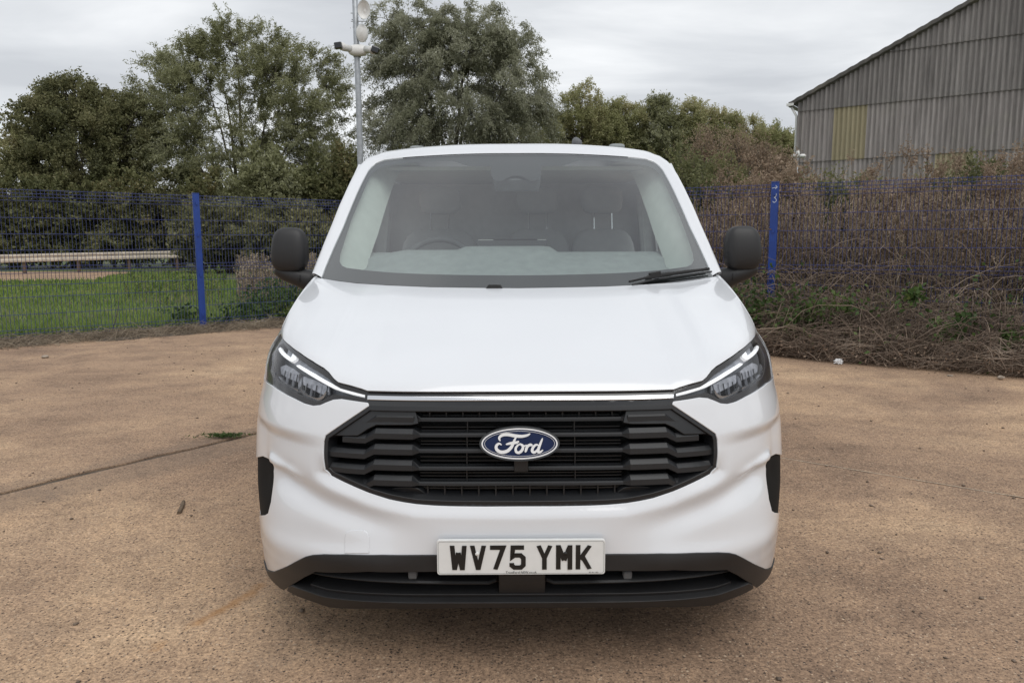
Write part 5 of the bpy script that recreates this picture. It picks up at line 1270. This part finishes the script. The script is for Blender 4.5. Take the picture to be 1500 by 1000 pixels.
# ------------------------------------------------ brambles heaped in front of the right-hand fence
edge0, edge1 = np.array([2.7, 7.35]), np.array([5.9, 4.95])
def band(n):
    s = RNG.uniform(4.6, 15.0, n); d = -RNG.random(n)**.8*1.0
    n_ = np.array([-dR[1], dR[0]]); n_ = n_ if n_[1] > 0 else -n_
    depth = np.interp(s, [4.6, 6.5, 8.0, 10, 12, 15], [.5, .85, 1.45, 1.75, 1.85, 1.9])
    return np.array(cornerF)+s[:, None]*dR+(d*depth)[:, None]*n_, -d, s
def arcs(n, hmax, ln_rng, r0, r1):
    p, d, s = band(n); a = RNG.uniform(0, 2*math.pi, n); ln = RNG.uniform(*ln_rng, n); hgt = hmax*(1-.80*d)*RNG.uniform(.25, 1.15, n)
    t = np.linspace(0, 1, 9)[None]; dirx, diry = np.cos(a)[:, None], np.sin(a)[:, None]*.6; curl = RNG.normal(0, .35, n)[:, None]
    X = p[:, :1]+(dirx*(t-.4)-diry*curl*t*t)*ln[:, None]; Y = p[:, 1:]+(diry*(t-.4)+dirx*curl*t*t)*ln[:, None]*.8
    Z = hgt[:, None]*np.clip(4*t*(1-t), 0, 1)**.7*RNG.uniform(.7, 1.2, n)[:, None]+.02+RNG.normal(0, .015, (n, 9))
    Z = np.maximum(Z+RNG.uniform(-.15, .25, n)[:, None]*hgt[:, None], .008)
    # keep the heap behind its edge on the concrete
    e_ = unit(edge1-edge0); nn_ = np.array([e_[1], -e_[0]]); q = (X-edge0[0])*nn_[0]+(Y-edge0[1])*nn_[1]; over = np.maximum(q-RNG.uniform(0, .25, n)[:, None], 0); X = X-over*nn_[0]; Y = Y-over*nn_[1]
    return tubes_np(np.stack([X, Y, Z], -1), RNG.uniform(r0*.6, r0*1.4, n), r1, 3)
brm = link('bramble_thicket', raw_mesh('bramble_thicket', *merge([arcs(3600, 1.05, (.6, 1.8), .0042, .002), arcs(900, 1.30, (1.0, 2.6), .0055, .0025), arcs(1500, .22, (.3, 1.0), .003, .0015)]), 'bramble_stem'))
kind(brm, 'stuff'); tag(brm, 'tangled heap of bare brown bramble stems against the fence', 'brambles')
p, d, s = band(9000); hh = .95*(1-.8*d)*RNG.random(9000); C_ = np.stack([p[:, 0], p[:, 1], hh+.02], 1)
dl = link('dead_leaves', raw_mesh('dead_leaves', *leaf_quads(C_, RNG.normal(size=C_.shape), .04*RNG.uniform(.5, 1.5, 9000), .022), 'seed_brown'), brm); kind(dl, 'stuff')
gp = [(1165, 470, .14, 200), (1195, 455, .14, 160), (1240, 445, .10, 100), (1120, 455, .2, 260), (1100, 470, .2, 260), (1392, 480, .09, 90), (1408, 465, .06, 60), (1337, 432, .06, 100), (1482, 497, .06, 90), (1300, 470, .3, 60), (1440, 470, .3, 60), (1085, 440, .25, 350)]
CC = []
for px, py, sp, n in gp:
    c = at_y(px, py, np.interp(px, [1085, 1140, 1320, 1500], [7.6, 7.05, 6.2, 5.6])); CC.append(c+RNG.normal(0, sp, (n, 3))*np.array([1.2, .8, .9]))
CC = np.vstack(CC); CC[:, 2] = np.maximum(CC[:, 2], .03)
bl = link('bramble_leaves', raw_mesh('bramble_leaves', *leaf_quads(CC, RNG.normal(size=CC.shape)+np.array([0, -.3, -.1]), .065*RNG.uniform(.5, 1.4, len(CC)), .045), 'bramble_leaf'), brm); kind(bl, 'stuff')

# ------------------------------------------------ straw, grass and weeds on the left
def fence_frame_l(s, d):
    n_ = np.array([-dL[1], dL[0]]); n_ = n_ if n_[1] > 0 else -n_
    return LA[None]+s[:, None]*dL+d[:, None]*n_
n = 9000; s = RNG.uniform(2.0, 11.2, n); d = RNG.normal(-.10, .26, n); d = np.clip(d, -.75, .5); p = fence_frame_l(s, d); a = RNG.uniform(0, 6.28, n); ln = RNG.uniform(.06, .28, n); el = np.abs(RNG.normal(0, .30, n))
t = np.linspace(-.5, .5, 4)[None]; X = p[:, :1]+np.cos(a)[:, None]*ln[:, None]*t; Y = p[:, 1:]+np.sin(a)[:, None]*ln[:, None]*t; heap = .07*np.exp(-((d+.12)/.22)**2)*RNG.random(n)
Z = heap[:, None]+.012+np.maximum(0, (t+.5)*np.sin(el)[:, None]*ln[:, None])-.02*(2*t)**2*(ln[:, None] > .15)
Z = np.maximum(Z, .004)
sw_ = link('straw_bank', raw_mesh('straw_bank', *tubes_np(np.stack([X, Y, Z], -1), .0035, .002, 3), 'straw')); kind(sw_, 'stuff'); tag(sw_, 'strip of dead straw and dirt along the foot of the grass-side fence', 'straw')
# low soil bank under the straw
bs = []
for s_ in np.linspace(0, 11.6, 60):
    row = []
    for dd, z in ((-.62, -.006), (-.40, .012), (-.15, .030), (.15, .03), (.5, -.02)):
        q = fence_frame_l(np.array([s_]), np.array([dd+.10*math.sin(s_*2.3)+.06*math.sin(s_*5.1)]))[0]; row.append((q[0], q[1], z+.012*math.sin(s_*7+dd*9)*(z > 0)))
    bs.append(row)
mb = MB(); mb.grid(bs); kind(mb.build('dirt_bank', 'joint_dirt', None, True), 'structure')
# grass: tufts, thinner and longer towards the fence
n = 70000; rr = RNG.random(n)**1.6; s = RNG.uniform(-7, 14, n); d = .25+rr*24; p = fence_frame_l(s, d)
keep = np.ones(n, bool); pp = np.array([(q[0], q[1]) for q in pth]); keep &= ~inside(p, pp); p, d = p[keep], d[keep]; n = len(p)
hgt = RNG.uniform(.05, .16, n)*(1+1.6*np.exp(-d/1.2))*(1+d*.02); C_ = np.stack([p[:, 0], p[:, 1], hgt/2-.03], 1); D_ = np.stack([RNG.normal(0, .35, n), RNG.normal(0, .35, n), np.ones(n)], 1)
gr_ = link('grass', raw_mesh('grass', *leaf_quads(C_, D_, hgt, .012*(1+d*.10)), 'grass_blade')); kind(gr_, 'stuff'); tag(gr_, 'green grass growing beyond the blue mesh fence', 'grass')
# dry grass stems and leafy weeds near the fence corner
def fill_weeds(px_rng, Y_rng, n, h_rng, mat, name, lab):
    px = RNG.uniform(*px_rng, n); Yv = RNG.uniform(*Y_rng, n); ps, ss = [], []
    for i in range(n):
        x = at_y(px[i], 400, Yv[i])[0]; L_, S_ = TPL[RNG.integers(len(TPL))]; h = RNG.uniform(*h_rng); o_ = np.array([x, Yv[i], -.02]); ps.append(L_*np.array([h, h, h])+o_); ss.append(S_*h+o_)
    st = link(name, raw_mesh(name, *tubes_np(np.vstack(ps), .004, .002, 3), 'straw')); S_ = np.vstack(ss); S_ = S_+RNG.normal(0, .02, S_.shape)
    link('seed_heads', raw_mesh('seed_heads', *leaf_quads(S_, RNG.normal(size=S_.shape), .045, .02), mat), st)['kind'] = 'stuff'; kind(st, 'stuff'); tag(st, lab, 'weeds')
fill_weeds((345, 470), (13.2, 19), 260, (.5, 1.25), 'straw', 'dry_weeds', 'pale dry weed stems in the grass behind the fence corner')
fill_weeds((180, 330), (14, 24), 120, (.3, .7), 'grass_blade', 'tall_grass', 'rough tussocks of taller grass behind the blue post')
CC = []
for px, py, Y, sp, n in ((400, 445, 11.6, .22, 700), (430, 440, 11.4, .25, 800), (365, 460, 11.0, .16, 350), (340, 466, 10.5, .12, 220), (395, 462, 10.9, .14, 350), (425, 462, 10.9, .16, 350), (270, 462, 10.3, .12, 160)):
    CC.append(at_y(px, py, Y)+RNG.normal(0, sp, (n, 3))*np.array([1.3, 1, .8]))
CC = np.vstack(CC); CC[:, 2] = np.abs(CC[:, 2]); nt_ = link('nettle_patch', raw_mesh('nettle_patch', *leaf_quads(CC, RNG.normal(size=CC.shape)+np.array([0, -.4, -.3]), .09*RNG.uniform(.5, 1.3, len(CC)), .055), 'bramble_leaf')); kind(nt_, 'stuff'); tag(nt_, 'low dark green leafy weeds at the fence corner', 'weeds')

# ------------------------------------------------ small things on the concrete
def stone(name, label, cat, p, size, mat, group=None, seed=0, flat=.6):
    r_ = np.random.default_rng(seed); bm = bmesh.new(); bmesh.ops.create_icosphere(bm, subdivisions=2, radius=1)
    for v in bm.verts:
        k = 1+r_.normal(0, .12); v.co = Vector((v.co.x*size[0]*k, v.co.y*size[1]*k, v.co.z*size[2]*k*flat))
    zmin = min(v.co.z for v in bm.verts)
    for v in bm.verts: v.co.z -= zmin+.002
    me = bpy.data.meshes.new(name); bm.to_mesh(me); bm.free(); me.materials.append(MATS[mat]); o = link(name, me, None, (p[0], p[1], 0)); return tag(o, label, cat, group)
stone('rock', 'pale grey lump of rock at the foot of the brambles', 'rock', at_z(1466, 556, 0), (.035, .03, .035), 'stone_grey', None, 3)
stone('rock', 'flat pale stone by the straw below the blue fence post', 'rock', at_z(66, 524, 0), (.05, .04, .03), 'stone_grey', None, 5)
stone('rock', 'small flat stone beside the brambles left of the rock lump', 'rock', at_z(1392, 551, 0), (.03, .02, .015), 'stone_grey', None, 8)
# crumpled white paper
bm = bmesh.new(); bmesh.ops.create_icosphere(bm, subdivisions=3, radius=.045); r_ = np.random.default_rng(4)
for v in bm.verts: v.co *= 1+.9*abs(math.sin(v.co.x*120+3)*math.cos(v.co.y*95)*math.sin(v.co.z*110+1))-.35; v.co.z = v.co.z*.75+.03
me = bpy.data.meshes.new('crumpled_paper'); bm.to_mesh(me); bm.free(); me.materials.append(MATS['paper_white']); q = at_z(1228, 533, 0); tag(link('crumpled_paper', me, None, (q[0], q[1], 0)), 'crumpled scrap of white paper at the edge of the brambles', 'litter')
# stick on the concrete
a, b = at_z(262, 751, .006), at_z(269, 734, .006)
tag(MB().tube([tuple(a), tuple((a+b)/2+np.array([.004, 0, .003])), tuple(b)], [.010, .012, .009], 6).build('stick', 'timber'), 'short brown stick lying alone on the concrete', 'stick')
# weed growing in the slab joint
C0 = at_z(327, 641, 0); n = 260; C_ = C0+RNG.normal(0, 1, (n, 3))*np.array([.085, .022, 0])+np.array([0, 0, .012]); C_[:, 2] += RNG.random(n)*.02
jw = [np.stack([C0+np.array([0, 0, .003]), (C0+c)/2+np.array([0, 0, .012]), c]) for c in C_[::6]]
jo = link('joint_weed', raw_mesh('joint_weed', *leaf_quads(C_, RNG.normal(size=(n, 3))*np.array([1, .6, .35]), .030, .008), 'bramble_leaf')); kind(jo, 'stuff'); tag(jo, 'small green weed sprouting from the dark slab joint', 'weed')
kind(link('weed_stems', raw_mesh('weed_stems', *tubes_np(np.array(jw), .002, .001, 3), 'bramble_leaf'), jo), 'stuff')
# dead sapling leaning at the fence
a = at_z(162, 492, 0); b = at_y(176, 432, 9.2)
tag(MB().tube([tuple(a), tuple((a+b)/2+np.array([.02, 0, 0])), tuple(b)], [.010, .007, .003], 6).build('dead_sapling', 'bark'), 'thin dead sapling standing against the grass-side fence', 'sapling')
# loose grit
n = 2600; bx = RNG.uniform(-7, 7, n); by = RNG.uniform(-1.4, 8.5, n); ok = inside(np.stack([bx, by], 1), np.array(yard_poly)); bx, by = bx[ok], by[ok]; n = len(bx); sz = .0025+.011*RNG.random(n)**5
base_v = unit(np.array([(1, 0, 0), (-1, 0, 0), (0, 1, 0), (0, -1, 0), (0, 0, 1), (0, 0, -1)], float)); tf = np.array([(0, 2, 4), (2, 1, 4), (1, 3, 4), (3, 0, 4), (2, 0, 5), (1, 2, 5), (3, 1, 5), (0, 3, 5)])
V = base_v[None]*sz[:, None, None]*RNG.uniform(.6, 1.3, (n, 6, 1))*np.array([1.2, 1, .6]); ca, sa = np.cos(bx*50), np.sin(bx*50); V = np.stack([V[..., 0]*ca[:, None]-V[..., 1]*sa[:, None], V[..., 0]*sa[:, None]+V[..., 1]*ca[:, None], V[..., 2]], -1)
V += np.stack([bx, by, sz*.4], 1)[:, None]; basic('grit', (.16, .12, .09), .9, noise=.7, nscale=3)
gt = link('grit', raw_mesh('grit', V.reshape(-1, 3), (tf[None]+np.arange(n)[:, None, None]*6).reshape(-1, 3), 'grit')); kind(gt, 'stuff'); tag(gt, 'loose grit and small stones scattered over the concrete', 'grit')
